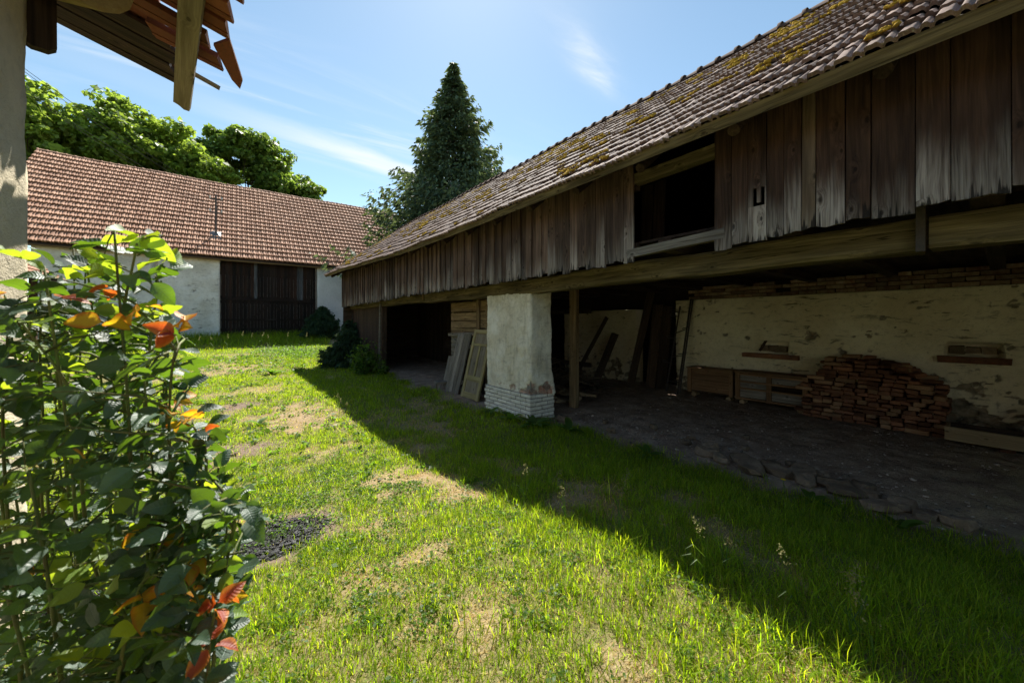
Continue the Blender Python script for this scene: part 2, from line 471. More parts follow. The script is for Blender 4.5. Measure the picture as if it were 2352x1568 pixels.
def simple(name, a, b, scale=8.0, rough=0.8, bump=0.4, spec=0.25, vary=0.3, metal=0.0):
    m, t = mat(name)
    co, v, rnd = objcoord(t)
    isl = t.n('ShaderNodeNewGeometry').outputs['Random Per Island']
    n1 = t.noise(v, scale, 3, 0.62); n2 = t.noise(v, scale * 6, 3, 0.65)
    col = t.mix(t.mapr(t.math('ADD', t.math('MULTIPLY', n1, 0.65), t.math('MULTIPLY', n2, 0.35)), 0.35, 0.65), a, b)
    r2 = t.math('FRACT', t.math('MULTIPLY_ADD', rnd, 5.17, isl))
    col = t.mix(1.0, col, t.ramp(r2, [(0, (1 - vary,) * 3), (1, (1 + vary,) * 3)]), 'MULTIPLY')
    t.out(t.principled(col, rough, t.bump(t.math('ADD', n1, n2), bump, 0.01), spec))
    return m

def leaf_mat(name, top, trans, tmix=0.45, rough=0.45, spec=0.4, vary=0.35, attr=None):
    m, t = mat(name)
    rnd = t.n('ShaderNodeObjectInfo').outputs['Random']; isl = t.n('ShaderNodeNewGeometry').outputs['Random Per Island']
    r = t.math('FRACT', t.math('ADD', t.math('MULTIPLY', rnd, 9.7), isl))
    k = t.ramp(r, [(0, (1 - vary,) * 3), (1, (1 + vary,) * 3)])
    if attr:
        base = t.attr(attr, 'Color'); tr = t.mix(1.0, base, trans, 'MULTIPLY')
    else:
        base = t.mix(1.0, top, k, 'MULTIPLY'); tr = t.mix(1.0, trans, k, 'MULTIPLY')
    p = t.principled(base, rough, None, spec)
    tl = t.n('ShaderNodeBsdfTranslucent'); t.put(tl.inputs[0], tr)
    mx = t.n('ShaderNodeMixShader'); mx.inputs[0].default_value = tmix
    t.t.links.new(p, mx.inputs[1]); t.t.links.new(tl.outputs[0], mx.inputs[2])
    t.out(mx.outputs[0])
    return m

M = {}
M['loft'] = wood('loft_planks', (0.028, 0.016, 0.011), (0.105, 0.058, 0.038), (0.36, 0.32, 0.29), 0.46, 1.0, 0.36, 0.8, 0.35, 0.6)
M['loft_far'] = wood('loft_planks_weathered', (0.040, 0.026, 0.020), (0.155, 0.100, 0.074), (0.34, 0.30, 0.27), 0.55, 1.0, 0.30, 0.8, 0.5, 0.35)
M['plank_pale'] = wood('pale_plank', (0.07, 0.048, 0.032), (0.21, 0.15, 0.10), (0.42, 0.38, 0.33), 0.5, 1.0, 0.36, 0.8, 0.15, 0.2)
M['beam'] = wood('hewn_beam', (0.055, 0.042, 0.020), (0.22, 0.175, 0.092), None, 0.5, 0.8, 0, 0.85, 0.15, 0.55, 0.95)
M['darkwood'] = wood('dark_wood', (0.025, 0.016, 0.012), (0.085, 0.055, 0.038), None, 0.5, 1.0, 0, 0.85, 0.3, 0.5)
M['greywood'] = wood('grey_wood', (0.12, 0.10, 0.085), (0.34, 0.31, 0.275), None, 0.5, 1.0, 0, 0.85, 0.3, 0.3, 0.7)
M['browny'] = wood('partition_wood', (0.13, 0.085, 0.045), (0.34, 0.24, 0.135), None, 0.5, 0.8, 0, 0.85, 0.25, 0.4, 0.8)
M['crate'] = wood('crate_wood', (0.16, 0.085, 0.045), (0.34, 0.20, 0.11), None, 0.5, 1.0, 0, 0.75, 0.2, 0.15)
M['trough'] = wood('trough_wood', (0.22, 0.16, 0.09), (0.42, 0.32, 0.19), None, 0.5, 1.0, 0, 0.8, 0.1, 0.2)
M['gate'] = wood('gate_planks', (0.006, 0.005, 0.005), (0.026, 0.015, 0.011), None, 0.5, 1.0, 0, 0.8, 0.6, 0.5)
M['gate_red'] = wood('gate_planks_red', (0.009, 0.005, 0.004), (0.040, 0.019, 0.012), None, 0.5, 1.0, 0, 0.8, 0.5, 0.6)
M['gate_blue'] = wood('gate_planks_grey', (0.03, 0.03, 0.034), (0.10, 0.105, 0.115), None, 0.5, 1.0, 0, 0.8, 0.5, 0.6)
M['eaves_dark'] = wood('eaves_boards', (0.014, 0.009, 0.007), (0.062, 0.038, 0.026), None, 0.5, 0.9, 0, 0.8, 0.3, 0.4)
M['eaves_pale'] = wood('eaves_lath', (0.14, 0.11, 0.07), (0.33, 0.275, 0.19), None, 0.5, 0.8, 0, 0.85, 0.1, 0.35)
M['door_paint'] = wood('door_yellow_paint', (0.20, 0.16, 0.075), (0.36, 0.31, 0.165), None, 0.5, 0.7, 0, 0.7, 0.1, 0.35)
M['door_panel'] = wood('door_panel', (0.14, 0.115, 0.085), (0.30, 0.26, 0.20), None, 0.5, 1.0, 0, 0.8, 0.2, 0.5)
M['log'] = simple('log_end', (0.34, 0.26, 0.12), (0.22, 0.15, 0.06), 9, 0.9, 0.5)
M['wall_barn'] = plaster('stable_plaster', (0.86, 0.79, 0.62), (0.70, 0.61, 0.43), (0.15, 0.10, 0.065), 0.6, 1.0, 1.0, 0.9)
M['wall_back'] = plaster('limewashed_masonry', (0.74, 0.72, 0.67), (0.56, 0.53, 0.47), (0.24, 0.21, 0.18), 0.8, 0.9, 1.0, 0.8)
M['wall_back_r'] = plaster('grey_render', (0.60, 0.61, 0.62), (0.52, 0.53, 0.54), (0.4, 0.4, 0.4), 0.1, 0.3)
M['wall_house'] = plaster('house_render', (0.66, 0.58, 0.42), (0.52, 0.46, 0.34), (0.3, 0.25, 0.18), 0.15, 0.9, 2.0)
M['pillar'] = plaster('pillar_plaster', (0.86, 0.83, 0.75), (0.66, 0.60, 0.48), (0.30, 0.10, 0.05), 0.85, 1.0, 1.5, 0.35)
M['brick_white'] = simple('painted_brick', (0.82, 0.80, 0.76), (0.55, 0.52, 0.47), 7, 0.9, 0.6, 0.2, 0.12)
M['mortar'] = simple('mortar', (0.16, 0.15, 0.14), (0.30, 0.28, 0.26), 12, 0.95, 0.6, 0.1, 0.0)
M['brick'] = simple('old_brick', (0.26, 0.12, 0.068), (0.12, 0.06, 0.042), 6, 0.95, 0.8, 0.1, 0.55)
M['brick_pale'] = simple('pale_brick', (0.36, 0.23, 0.14), (0.26, 0.14, 0.08), 9, 0.92, 0.6, 0.15, 0.3)
M['brick_band'] = simple('sooty_brick', (0.16, 0.075, 0.05), (0.34, 0.27, 0.19), 5, 0.95, 0.6, 0.1, 0.5)
M['tile_near'] = tile_mat('mossy_clay_tile', (0.13, 0.085, 0.068), (0.26, 0.18, 0.145), (0.42, 0.37, 0.28), 0.6)
M['tile_back'] = tile_mat('clay_tile', (0.28, 0.135, 0.080), (0.48, 0.275, 0.180), (0.42, 0.36, 0.28), 0.45)
M['tile_red'] = tile_mat('red_clay_tile', (0.17, 0.058, 0.032), (0.30, 0.11, 0.058), (0.10, 0.07, 0.05), 0.7, 0.85)
M['moss'] = simple('yellow_moss', (0.58, 0.37, 0.05), (0.34, 0.22, 0.035), 30, 0.95, 1.0, 0.05, 0.3)
M['stone'] = simple('field_stone', (0.23, 0.17, 0.12), (0.11, 0.08, 0.055), 6, 0.95, 0.7, 0.15, 0.35)
M['rubble'] = simple('rubble', (0.46, 0.40, 0.34), (0.22, 0.17, 0.13), 20, 0.95, 0.6, 0.1, 0.6)
M['char'] = simple('charcoal', (0.012, 0.012, 0.013), (0.035, 0.035, 0.037), 40, 0.55, 0.8, 0.5, 0.6)
M['iron'] = simple('dark_iron', (0.035, 0.032, 0.032), (0.075, 0.055, 0.045), 20, 0.6, 0.3, 0.4, 0.2)
M['porcelain'] = simple('porcelain', (0.6, 0.6, 0.58), (0.5, 0.5, 0.48), 5, 0.3, 0.1, 0.5, 0.1)
M['bark'] = simple('bark', (0.10, 0.075, 0.055), (0.055, 0.042, 0.033), 5, 0.95, 1.0, 0.1, 0.2)
M['stick'] = simple('dry_stick', (0.16, 0.12, 0.085), (0.09, 0.065, 0.045), 8, 0.95, 0.6, 0.1, 0.5)
M['cut_log'] = simple('cut_firewood', (0.36, 0.27, 0.17), (0.22, 0.15, 0.09), 8, 0.9, 0.5, 0.1, 0.3)
M['dark_void'] = simple('void_black', (0.02, 0.016, 0.013), (0.035, 0.026, 0.02), 4, 0.95, 0.4, 0.05, 0.2)  # near-black colour stands in for unlit depth; also colours the dark board
M['cable'] = simple('cable', (0.05, 0.05, 0.05), (0.08, 0.08, 0.08), 4, 0.6, 0.1)
M['zinc'] = simple('zinc', (0.14, 0.13, 0.13), (0.09, 0.085, 0.085), 8, 0.5, 0.2, 0.5)
M['grass'] = leaf_mat('grass_blade', None, (2.1, 2.1, 0.5), 0.6, 0.5, 0.25, 0.3, 'tint')
M['rose_stem'] = simple('rose_stem', (0.13, 0.19, 0.045), (0.13, 0.10, 0.04), 12, 0.6, 0.3, 0.3, 0.3)
def rose_mat(name, top, trans, tmix, vary=0.3, edge=None):
    m, t = mat(name)
    rnd = t.n('ShaderNodeObjectInfo').outputs['Random']; isl = t.n('ShaderNodeNewGeometry').outputs['Random Per Island']
    r = t.math('FRACT', t.math('ADD', t.math('MULTIPLY', rnd, 9.7), isl))
    k = t.ramp(r, [(0, (1 - vary,) * 3), (1, (1 + vary,) * 3)])
    u = t.attr('leaf_u'); s_ = t.math('ABSOLUTE', t.attr('leaf_s'))
    rib = t.mapr(s_, 0.0, 0.10, 1, 0)
    vein = t.math('SINE', t.math('MULTIPLY', t.math('SUBTRACT', u, t.math('MULTIPLY', s_, 0.16)), 52.0))
    vl = t.mapr(vein, 0.86, 1.0, 0, 0.55)
    base = t.mix(1.0, top, k, 'MULTIPLY'); tr = t.mix(1.0, trans, k, 'MULTIPLY')
    base = t.mix(t.math('MAXIMUM', t.math('MULTIPLY', rib, 0.6), t.math('MULTIPLY', vl, 0.5)), base, [min(1, c * 2.0 + .03) for c in top])
    tr = t.mix(t.math('MULTIPLY', t.math('MAXIMUM', rib, vl), 0.5), tr, [c * 0.5 for c in trans])
    if edge:
        pos = t.n('ShaderNodeNewGeometry').outputs['Position']
        em = t.math('MULTIPLY', t.mapr(t.math('ADD', s_, t.math('MULTIPLY_ADD', t.noise(pos, 45, 3, 0.6), 1.2, -0.6)), 0.45, 0.95), 0.85)
        base = t.mix(em, base, edge); tr = t.mix(em, tr, edge)
    nrm = t.bump(t.math('ADD', t.math('MULTIPLY', vein, 0.35), t.math('MULTIPLY', rib, -0.8)), 0.35, 0.002)
    p = t.principled(base, 0.5, nrm, 0.6)
    tl = t.n('ShaderNodeBsdfTranslucent'); t.put(tl.inputs[0], tr)
    mx = t.n('ShaderNodeMixShader'); mx.inputs[0].default_value = tmix
    t.t.links.new(p, mx.inputs[1]); t.t.links.new(tl.outputs[0], mx.inputs[2]); t.out(mx.outputs[0])
    return m
M['rose_leaf'] = rose_mat('rose_leaf_green', (0.046, 0.082, 0.056), (0.22, 0.40, 0.015), 0.30, 0.4)
M['rose_young'] = rose_mat('rose_leaf_fresh', (0.14, 0.22, 0.05), (0.58, 0.74, 0.03), 0.5, 0.2)
M['rose_yellow'] = rose_mat('rose_leaf_golden', (0.48, 0.27, 0.02), (0.95, 0.60, 0.02), 0.5, 0.15, (0.65, 0.16, 0.02))
M['rose_red'] = rose_mat('rose_leaf_crimson', (0.26, 0.04, 0.02), (0.90, 0.16, 0.02), 0.5, 0.25, (0.75, 0.28, 0.03))
M['broadleaf'] = leaf_mat('broad_leaf', (0.14, 0.21, 0.035), (0.40, 0.55, 0.06), 0.42, 0.5, 0.3, 0.45)
M['broadleaf_dk'] = leaf_mat('broad_leaf_dark', (0.10, 0.165, 0.032), (0.30, 0.44, 0.05), 0.38, 0.5, 0.3, 0.45)
M['broadleaf_lt'] = leaf_mat('broad_leaf_light', (0.10, 0.16, 0.022), (0.40, 0.55, 0.03), 0.45, 0.5, 0.3, 0.4)
M['conifer'] = leaf_mat('conifer_spray', (0.062, 0.105, 0.060), (0.16, 0.21, 0.06), 0.33, 0.6, 0.2, 0.45)
M['juniper'] = leaf_mat('juniper_spray', (0.025, 0.055, 0.025), (0.08, 0.13, 0.03), 0.25, 0.6, 0.2, 0.4)
M['weed'] = leaf_mat('weed_leaf', (0.06, 0.11, 0.02), (0.25, 0.45, 0.03), 0.45, 0.5, 0.3, 0.35)
M['seed'] = leaf_mat('seed_head', (0.26, 0.24, 0.11), (0.42, 0.38, 0.16), 0.4, 0.7, 0.2, 0.2)
M['petal'] = leaf_mat('petal', (0.8, 0.55, 0.02), (0.8, 0.5, 0.02), 0.3, 0.6, 0.2, 0.1)

# ground: colours of lawn soil, straw, burnt soil and trodden barn floor by the zones above
gm, t = mat('ground_soil')
pos = t.n('ShaderNodeNewGeometry').outputs['Position']
a_d, a_b, a_p, a_s = (t.attr(k) for k in ('dirt', 'bare', 'pit', 'soil'))
n1 = t.noise(pos, 3.0, 4, 0.62); n2 = t.noise(pos, 26, 4, 0.68); n3 = t.noise(pos, 95, 3, 0.7)
lawn = t.mix(t.mapr(n2, 0.35, 0.65), (0.13, 0.125, 0.045), (0.23, 0.20, 0.09))
straw = t.mix(t.mapr(n2, 0.3, 0.7), (0.27, 0.19, 0.105), (0.47, 0.36, 0.22))
straw = t.mix(t.mapr(n3, 0.4, 0.7, 0, 0.5), straw, (0.20, 0.13, 0.07))
soil = t.mix(t.mapr(n2, 0.3, 0.7), (0.15, 0.105, 0.08), (0.27, 0.20, 0.155))
pitc = t.mix(t.mapr(n2, 0.3, 0.7), (0.02, 0.02, 0.02), (0.06, 0.057, 0.055))
floor = t.mix(t.mapr(n1, 0.35, 0.65), (0.24, 0.165, 0.12), (0.42, 0.32, 0.245))
floor = t.mix(t.mapr(n2, 0.45, 0.7, 0, 0.6), floor, (0.11, 0.075, 0.055))
floor = t.mix(t.mapr(n3, 0.62, 0.75, 0, 0.55), floor, (0.42, 0.37, 0.32))
sy = t.n('ShaderNodeSeparateXYZ'); t.put(sy.inputs[0], pos)
chaff = t.math('MULTIPLY', t.mapr(sy.outputs[1], 1.2, -0.4, 0, 1, True), t.mapr(n1, 0.38, 0.6, 0, 0.9))
floor = t.mix(chaff, floor, t.mix(t.mapr(n3, 0.4, 0.6), (0.30, 0.23, 0.12), (0.50, 0.41, 0.25)))
c = t.mix(a_b, lawn, straw); c = t.mix(a_s, c, soil); c = t.mix(a_p, c, pitc); c = t.mix(a_d, c, floor)
t.out(t.principled(c, 0.95, t.bump(t.math('ADD', n2, t.math('MULTIPLY', n3, 0.5)), 0.8, 0.03), 0.1))
M['ground'] = gm

# ------------------------------------------------------------------ ground
def axis(parts):
    a = []
    for p in parts:
        a += list(p)
    return np.array(sorted(set(np.round(a, 4))))
gx = axis([[-600, -250, -120, -60, -40, -30, -24, -20, -17], np.arange(-15, -3, .5), np.arange(-3, 9.6, .055), np.arange(9.7, 14, .6), [15, 17, 20, 25, 32, 45, 80, 160, 600]])
gy = axis([[-600, -250, -120, -60, -40, -25, -15, -10, -7, -5, -4, -3], np.arange(-2, 9.2, .055), np.arange(9.25, 30, .14), [31, 33, 36, 40, 46, 60, 90, 160, 600]])
GX, GY = np.meshgrid(gx, gy, indexing='ij')
d_, b_, p_, s_ = zones(GX, GY)
GZ = ground_z(GX, GY)
micro = (fbm(GX * 9, GY * 9, 3, 51) - 0.5)
GZ = GZ + micro * (0.02 + 0.045 * d_ + 0.03 * s_) - 0.03 * p_ + d_ * 0.05 * (fbm(GX * 2.2, GY * 2.2, 3, 52) - 0.5)
idx = np.arange(GX.size).reshape(GX.shape)
F = np.stack([idx[:-1, :-1], idx[1:, :-1], idx[1:, 1:], idx[:-1, 1:]], -1).reshape(-1, 4)
ob('ground', np_mesh('ground', np.stack([GX, GY, GZ], -1).reshape(-1, 3), F, M['ground'], True,
   {'dirt': d_.ravel(), 'bare': b_.ravel(), 'pit': p_.ravel(), 'soil': s_.ravel()}), kind='structure')

# ------------------------------------------------------------------ roof tiles
PROF = [(0, .0), (.05, .026), (.12, .033), (.26, .029), (.40, .033), (.46, .026), (.52, .003), (.61, .001), (.67, .024), (.75, .031), (.83, .024), (.89, .002), (1.0, 0.0)]
def tile_arrays(W, L, prof=PROF, thick=0.036, lift=0.048, k=1.0):
    """one interlocking tile: X across, Y up the slope (0 = lower edge), Z out of the roof"""
    n = len(prof)
    V = []
    for (yy, zz) in ((0.0, lift), (L, 0.0)):
        for (u, h) in prof:
            V.append(((u - 0.5) * W, yy - (h * 0.5 if yy == 0 else 0), h * k + zz))
    for (dz, dy2) in ((0.0, 0.0), (-thick, 0.004)):
        for (u, h) in prof:
            V.append(((u - 0.5) * W, -h * 0.5 + dy2, h * k + lift + dz))
    F = []
    for i in range(n - 1):
        F.append((i, i + 1, n + i + 1, n + i)); F.append((3 * n + i, 3 * n + i + 1, 2 * n + i + 1, 2 * n + i))
    return np.array(V, float), np.array(F)
def tile_field(thing, part_mat, cols, rows, place, W, L, name_prefix, nbig=300, parent=None, skip=None, **kw):
    V, F = tile_arrays(W, L, **kw)
    me = np_mesh('roof_tile', V, F, part_mat, True)
    mats = []
    for c in range(cols):
        for r in range(rows):
            if skip and skip(c, r): continue
            mats.append(place(c, r))
    campos = Vector((0, 0, EYE)); fw = Vector((0.599, 0.8007, 0)); rt = Vector((0.8007, -0.599, 0))
    def key(m):
        p = m.translation - campos
        dep = p.dot(fw)
        if dep < 0.3 or abs(p.dot(rt) / dep) > 1.40 or p.z / dep > 0.90: return 1e6 + p.length
        return p.length
    mats.sort(key=key)
    for m in mats[:nbig]:
        ob('roof_tile', me, parent, m)
    rest = mats[nbig:]
    A = np.array([[list(r) for r in m] for m in rest])
    P = np.einsum('nij,vj->nvi', A[:, :3, :3], V) + A[:, None, :3, 3]
    FF = (F[None] + (np.arange(len(rest)) * len(V))[:, None, None]).reshape(-1, 4)
    ob('tile_field', np_mesh('tile_field', P.reshape(-1, 3), FF, part_mat, True), parent, kind='stuff')
def ridge_tile_mesh(L, r, mt):
    V = []; F = []; seg = 8
    st = [(0, r * 1.22), (0.05, r * 1.22), (0.055, r), (L, r * 0.93)]
    for (x, rr) in st:
        for k in range(seg + 1):
            a = math.pi * (k / seg) ; V.append((x, math.cos(a) * rr, math.sin(a) * rr * 0.9 - 0.02))
    n = seg + 1
    for i in range(len(st) - 1):
        for k in range(seg): F.append((i * n + k, (i + 1) * n + k, (i + 1) * n + k + 1, i * n + k + 1))
    return mk_mesh('ridge_tile', V, F, mt, True)

# ------------------------------------------------------------------ timber barn (right)
Y0, Y1 = -4.0, 18.6
def xe(y): return 3.5 - 0.2 * float(sstep(8, 19, y))
def ze(y): return 3.655 + 0.30 * float(sstep(7, 19, y)) + 0.012 * math.sin(y * 1.7) + 0.008 * math.sin(y * 4.1)
XR = 6.6
def zr(y): return 6.14 + 0.015 * max(y, 0) + 0.015 * math.sin(y * 1.3)
barn = empty('timber_barn', (4.3, 5.0, 0), 'long open timber barn with mossy tiled roof and dark plank loft on the right', 'barn')
# roof deck
mb = MB()
ys = np.linspace(Y0, Y1, 48)
pts = []; fc = []
for y in ys:
    pts += [(xe(y) + 0.06, y, ze(y) - 0.045), (XR, y, zr(y) - 0.05), (2 * XR - xe(y) + .3, y, ze(y) - 0.3),
            (2 * XR - xe(y) + .3, y, ze(y) - 0.34), (XR, y, zr(y) - 0.12), (xe(y) + 0.06, y, ze(y) - 0.085)]
for i in range(len(ys) - 1):
    for k in range(6):
        fc.append((i * 6 + k, i * 6 + (k + 1) % 6, (i + 1) * 6 + (k + 1) % 6, (i + 1) * 6 + k))
fc.append((5, 4, 3, 2, 1, 0)); e = (len(ys) - 1) * 6; fc.append((e, e + 1, e + 2, e + 3, e + 4, e + 5))
mb.poly(pts, fc)
roof = mb.build('roof', M['darkwood'], barn)
TW, ROWS = 0.158, 14
ncol = int((Y1 - Y0) / TW)
jit = np.random.RandomState(3)
def place_near(c, r):
    y = Y0 + (c + 0.5) * TW
    E = Vector((xe(y) - 0.035, y, ze(y) - 0.055)); T = Vector((XR, y, zr(y) + 0.0))
    s = (T - E); ex = s.length / ROWS; sd = s.normalized()
    p = E + sd * (ex * r) + Vector((0, 0, 0.004 * jit.randn())) + sd * (0.008 * jit.randn())
    X = Vector((0, -1, (ze(y) - ze(y + .2)) / .2)).normalized()
    X = (X + sd * 0.012 * jit.randn()).normalized()
    Z = X.cross(sd).normalized(); Yv = Z.cross(X)
    Z = X.cross(Yv)
    m = Matrix(((X[0], Yv[0], Z[0], p[0]), (X[1], Yv[1], Z[1], p[1]), (X[2], Yv[2], Z[2], p[2]), (0, 0, 0, 1)))
    return m @ Matrix.Rotation(0.02 * jit.randn(), 4, 'X')
tile_field(barn, M['tile_near'], ncol, ROWS, place_near, TW * 1.02, 0.345, 'barn', 300, roof, thick=0.032, lift=0.042, k=0.85)
M['tile_ridge'] = tile_mat('ridge_clay', (0.075, 0.05, 0.042), (0.14, 0.10, 0.085), (0.20, 0.17, 0.13), 0.4, 0.9, 0.05)
rt = ridge_tile_mesh(0.34, 0.115, M['tile_ridge'])
y = Y0
while y < Y1 - 0.1:
    ob('ridge_tile', rt, roof, frame((XR, y, zr(y) + 0.02), (0, 1, (zr(y + .3) - zr(y)) / .3 + 0.03 * jit.randn()), (0, 0, 1)))
    y += 0.30
# moss cushions on the tiles: lumps joined into one part
mv = []; mf = []
ico = bmesh.new(); bmesh.ops.create_icosphere(ico, subdivisions=1, radius=1.0)
iv = np.array([v.co[:] for v in ico.verts]); jf = np.array([[v.index for v in f.verts] for f in ico.faces]); ico.free()
mr = np.random.RandomState(5)
nm = 0
while nm < 430:
    y = mr.uniform(-1.0, 17.5); r = mr.uniform(0.3, ROWS - 0.3)
    if vnoise(y * 0.8, r * 0.5, 77) < 0.42: continue
    r = math.floor(r) + 1.0 - 0.22 * mr.rand()
    nm += 1
    sdv = Vector((XR - xe(y), 0, zr(y) - ze(y))); ex = sdv.length / ROWS; sdv.normalize(); nv = Vector((-sdv.z, 0, sdv.x))
    big = mr.uniform(0.5, 1.3)
    for q in range(mr.randint(8, 22)):
        c0 = Vector((xe(y), y, ze(y))) + sdv * (r * ex + mr.uniform(-.05, .05) * big) + Vector((0, 1, 0)) * mr.uniform(-.10, .10) * big + nv * 0.05
        sc = mr.uniform(0.010, 0.024) * big
        P = iv * sc * np.array([1.2, 1.4, 0.9]) * mr.uniform(0.7, 1.3, (len(iv), 1)) + np.array(c0)
        mf.append(jf + len(mv) * len(iv)); mv.append(P)
ob('moss', np_mesh('moss', np.concatenate(mv), np.concatenate(mf), M['moss'], True), roof, kind='stuff')
# eave board and rafter ends
for k, (a, b) in enumerate(zip(np.linspace(Y0, Y1, 8)[:-1], np.linspace(Y0, Y1, 8)[1:])):
    board('eave_board', (xe(a) - 0.006, a, ze(a) - 0.054), (xe(b) - 0.006, b, ze(b) - 0.054), 0.10, 0.024, (-0.85, 0, -0.5), M['beam'], roof, bow=0.01)
y = Y0 + 0.6
while y < Y1:
    sdv = Vector((XR - xe(y), 0, zr(y) - ze(y))).normalized()
    p0 = Vector((xe(y) + 0.16, y, ze(y) - 0.10)) + sdv * 0.0
    MB().tube([p0, p0 + sdv * 0.4, p0 + sdv * 3.7], [0.055, 0.06, 0.07], 9).build('rafter', M['darkwood'], roof)
    y += 0.98
# verge boards at the far end
board('verge_board', (xe(Y1) - 0.02, Y1 + 0.02, ze(Y1) - 0.05), (XR, Y1 + 0.02, zr(Y1) - 0.05), 0.16, 0.03, (0, 1, 0), M['greywood'], roof)
# beam, joists, loft floor
beam_parts = [(-4.0, 0.36, 2.37, 2.62), (0.40, 9.9, 2.36, 2.62), (9.94, 18.5, 2.40, 2.63)]
for (a, b, z0, z1) in beam_parts:
    n = max(3, int((b - a) / 0.35))
    V = []; Fc = []
    for i, yy in enumerate(np.linspace(a, b, n)):
        sag = -0.02 * math.sin((yy - a) / (b - a) * math.pi) + 0.010 * math.sin(yy * 2.3) + jit.uniform(-.006, .006)
        wob = 0.012 * math.sin(yy * 1.9 + 1)
        for (dx, dz) in ((0.02, 0), (-0.0, 0.03), (0.0, z1 - z0 - 0.03), (0.02, z1 - z0), (0.25, z1 - z0), (0.25, 0)):
            V.append((4.29 + dx + wob + jit.uniform(-.006, .006), yy, z0 + dz + sag + jit.uniform(-.006, .006)))
    for i in range(n - 1):
        for k in range(6): Fc.append((i * 6 + k, (i + 1) * 6 + k, (i + 1) * 6 + (k + 1) % 6, i * 6 + (k + 1) % 6))
    Fc.append((0, 1, 2, 3, 4, 5)); e = (n - 1) * 6; Fc.append((e + 5, e + 4, e + 3, e + 2, e + 1, e))
    m0 = Matrix(((0, 1, 0, 4.29), (1, 0, 0, a), (0, 0, 1, z0), (0, 0, 0, 1)))
    inv = m0.inverted()
    me = mk_mesh('beam', [inv @ Vector(v) for v in V], [f[::-1] for f in Fc], M['beam'])
    ob('beam', me, barn, m0)
MB().box((4.27, 0.40, 2.56), (0.05, 0.05, 0.42)).build('iron_strap', M['iron'], barn)
MB().box((4.27, 9.92, 2.55), (0.04, 0.05, 0.22)).build('wooden_peg', M['browny'], barn)
fl = MB(); 
for i in range(27):
    fl.box((4.06 + 0.105 + i * 0.213, (Y0 + Y1) / 2, 2.795 + random.uniform(-.004, .004)), (0.205, Y1 - Y0 - 0.2, 0.03))
fl.build('loft_floor', M['darkwood'], barn)
for k in range(19):
    yy = -3.4 + k * 1.16
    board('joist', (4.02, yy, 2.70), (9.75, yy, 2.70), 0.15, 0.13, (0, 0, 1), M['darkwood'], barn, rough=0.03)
# loft wall: rails with a row of planks nailed to them
rails = MB()
for zz in (2.74, 3.50):
    for (a, b) in ((Y0, 1.80), (2.77, Y1 - 0.25)):
        rails.box((4.05, (a + b) / 2, zz), (0.09, b - a, 0.10))
loft = rails.build('loft_frame', M['darkwood'], barn)
def plank_top(y):
    s = (zr(y) - ze(y)) / (XR - xe(y)); return ze(y) + (3.95 - xe(y)) * s - 0.10
def plank(y, wd, zb, zt, mt, dx=0.0, jag=0.015):
    board('plank', (3.95 + dx, y, zb), (3.95 + dx + random.uniform(-.006, .006), y + random.uniform(-.004, .004), zt), wd, 0.024, (-1, random.uniform(-.04, .04), 0), mt, loft, jag0=jag, bow=0.006)
near = [1.80]
y = 1.80
seq = [.165, .15, .15, .14, .13, .095, .19, .15, .235, .165, .25, .20, .22, .17, .2, .16, .21, .19, .23, .18, .17, .2, .22, .19, .21, .18, .2, .2, .22, .19, .2, .18, .2, .2]
zbs = [2.53, 2.57, 2.565, 2.585, 2.595, 2.605, 2.60, 2.625, 2.60, 2.635, 2.63, 2.66]
i = 0
while y > Y0 + 0.15 and i < len(seq):
    wd = seq[i]; yc = y - wd / 2
    zb = zbs[i] if i < len(zbs) else 2.64 + random.uniform(-.03, .03)
    mt = M['plank_pale'] if i == 5 else M['loft']
    zt = plank_top(yc) - (0.10 if i == 5 else 0)
    if i == 2:      # plank with a square hole and a splinter of wood hanging in it
        bm_ = MB()
        for (u0, u1, v0, v1) in ((0, wd, 0, .33), (0, .012, .33, .50), (wd - .04, wd, .33, .50), (0, wd, .50, zt - zb), (.045, .075, .36, .62)):
            dz = 0.004 if v1 == .62 else 0
            bm_.box(((v0 + v1) / 2, (u0 + u1) / 2 - wd / 2, dz), (v1 - v0, u1 - u0, 0.024))
        me = mk_mesh('plank', bm_.v, bm_.f, M['loft'])
        ob('plank', me, loft, frame((3.95, yc, zb), (0, 0, 1), (-1, 0, 0)))
    else:
        plank(yc, wd - random.uniform(.004, .010), zb, zt, mt, random.uniform(-.004, .006) - (0.012 if i == 5 else 0), 0.012)
    y -= wd; i += 1
y = 2.77; k = 0
while y < Y1 - 0.3:
    wd = random.uniform(.10, .17) if y > 4.2 else random.uniform(.13, .19)
    zb = 2.55 - 0.07 * float(sstep(9, 18, y)) + random.uniform(-.03, .035)
    if k == 0: zb = 2.55
    plank(y + wd / 2, wd - random.uniform(.002, .006) if k % 2 else wd + 0.012, zb, plank_top(y), M['loft_far'], (-0.024 if k % 2 else 0.004) if y > 4.2 else random.uniform(-.005, .005), 0.014)
    y += wd - 0.004; k += 1
# loft hatch
board('hatch_lintel', (4.02, 1.74, 3.585), (4.02, 2.84, 3.575), 0.13, 0.10, (-1, 0, 0), M['beam'], barn, rough=0.03)
board('hatch_sill', (3.98, 1.70, 2.70), (3.98, 2.86, 2.655), 0.10, 0.09, (-1, 0, 0), M['greywood'], barn, rough=0.04, jag1=0.02)
for k, yy in enumerate((2.02, 2.22, 2.55)):
    board('inner_board', (4.9, yy + 1.0, 2.82), (4.95, yy + 1.0, 3.85), 0.17, 0.025, (-1, 0, 0), M['darkwood'], barn)
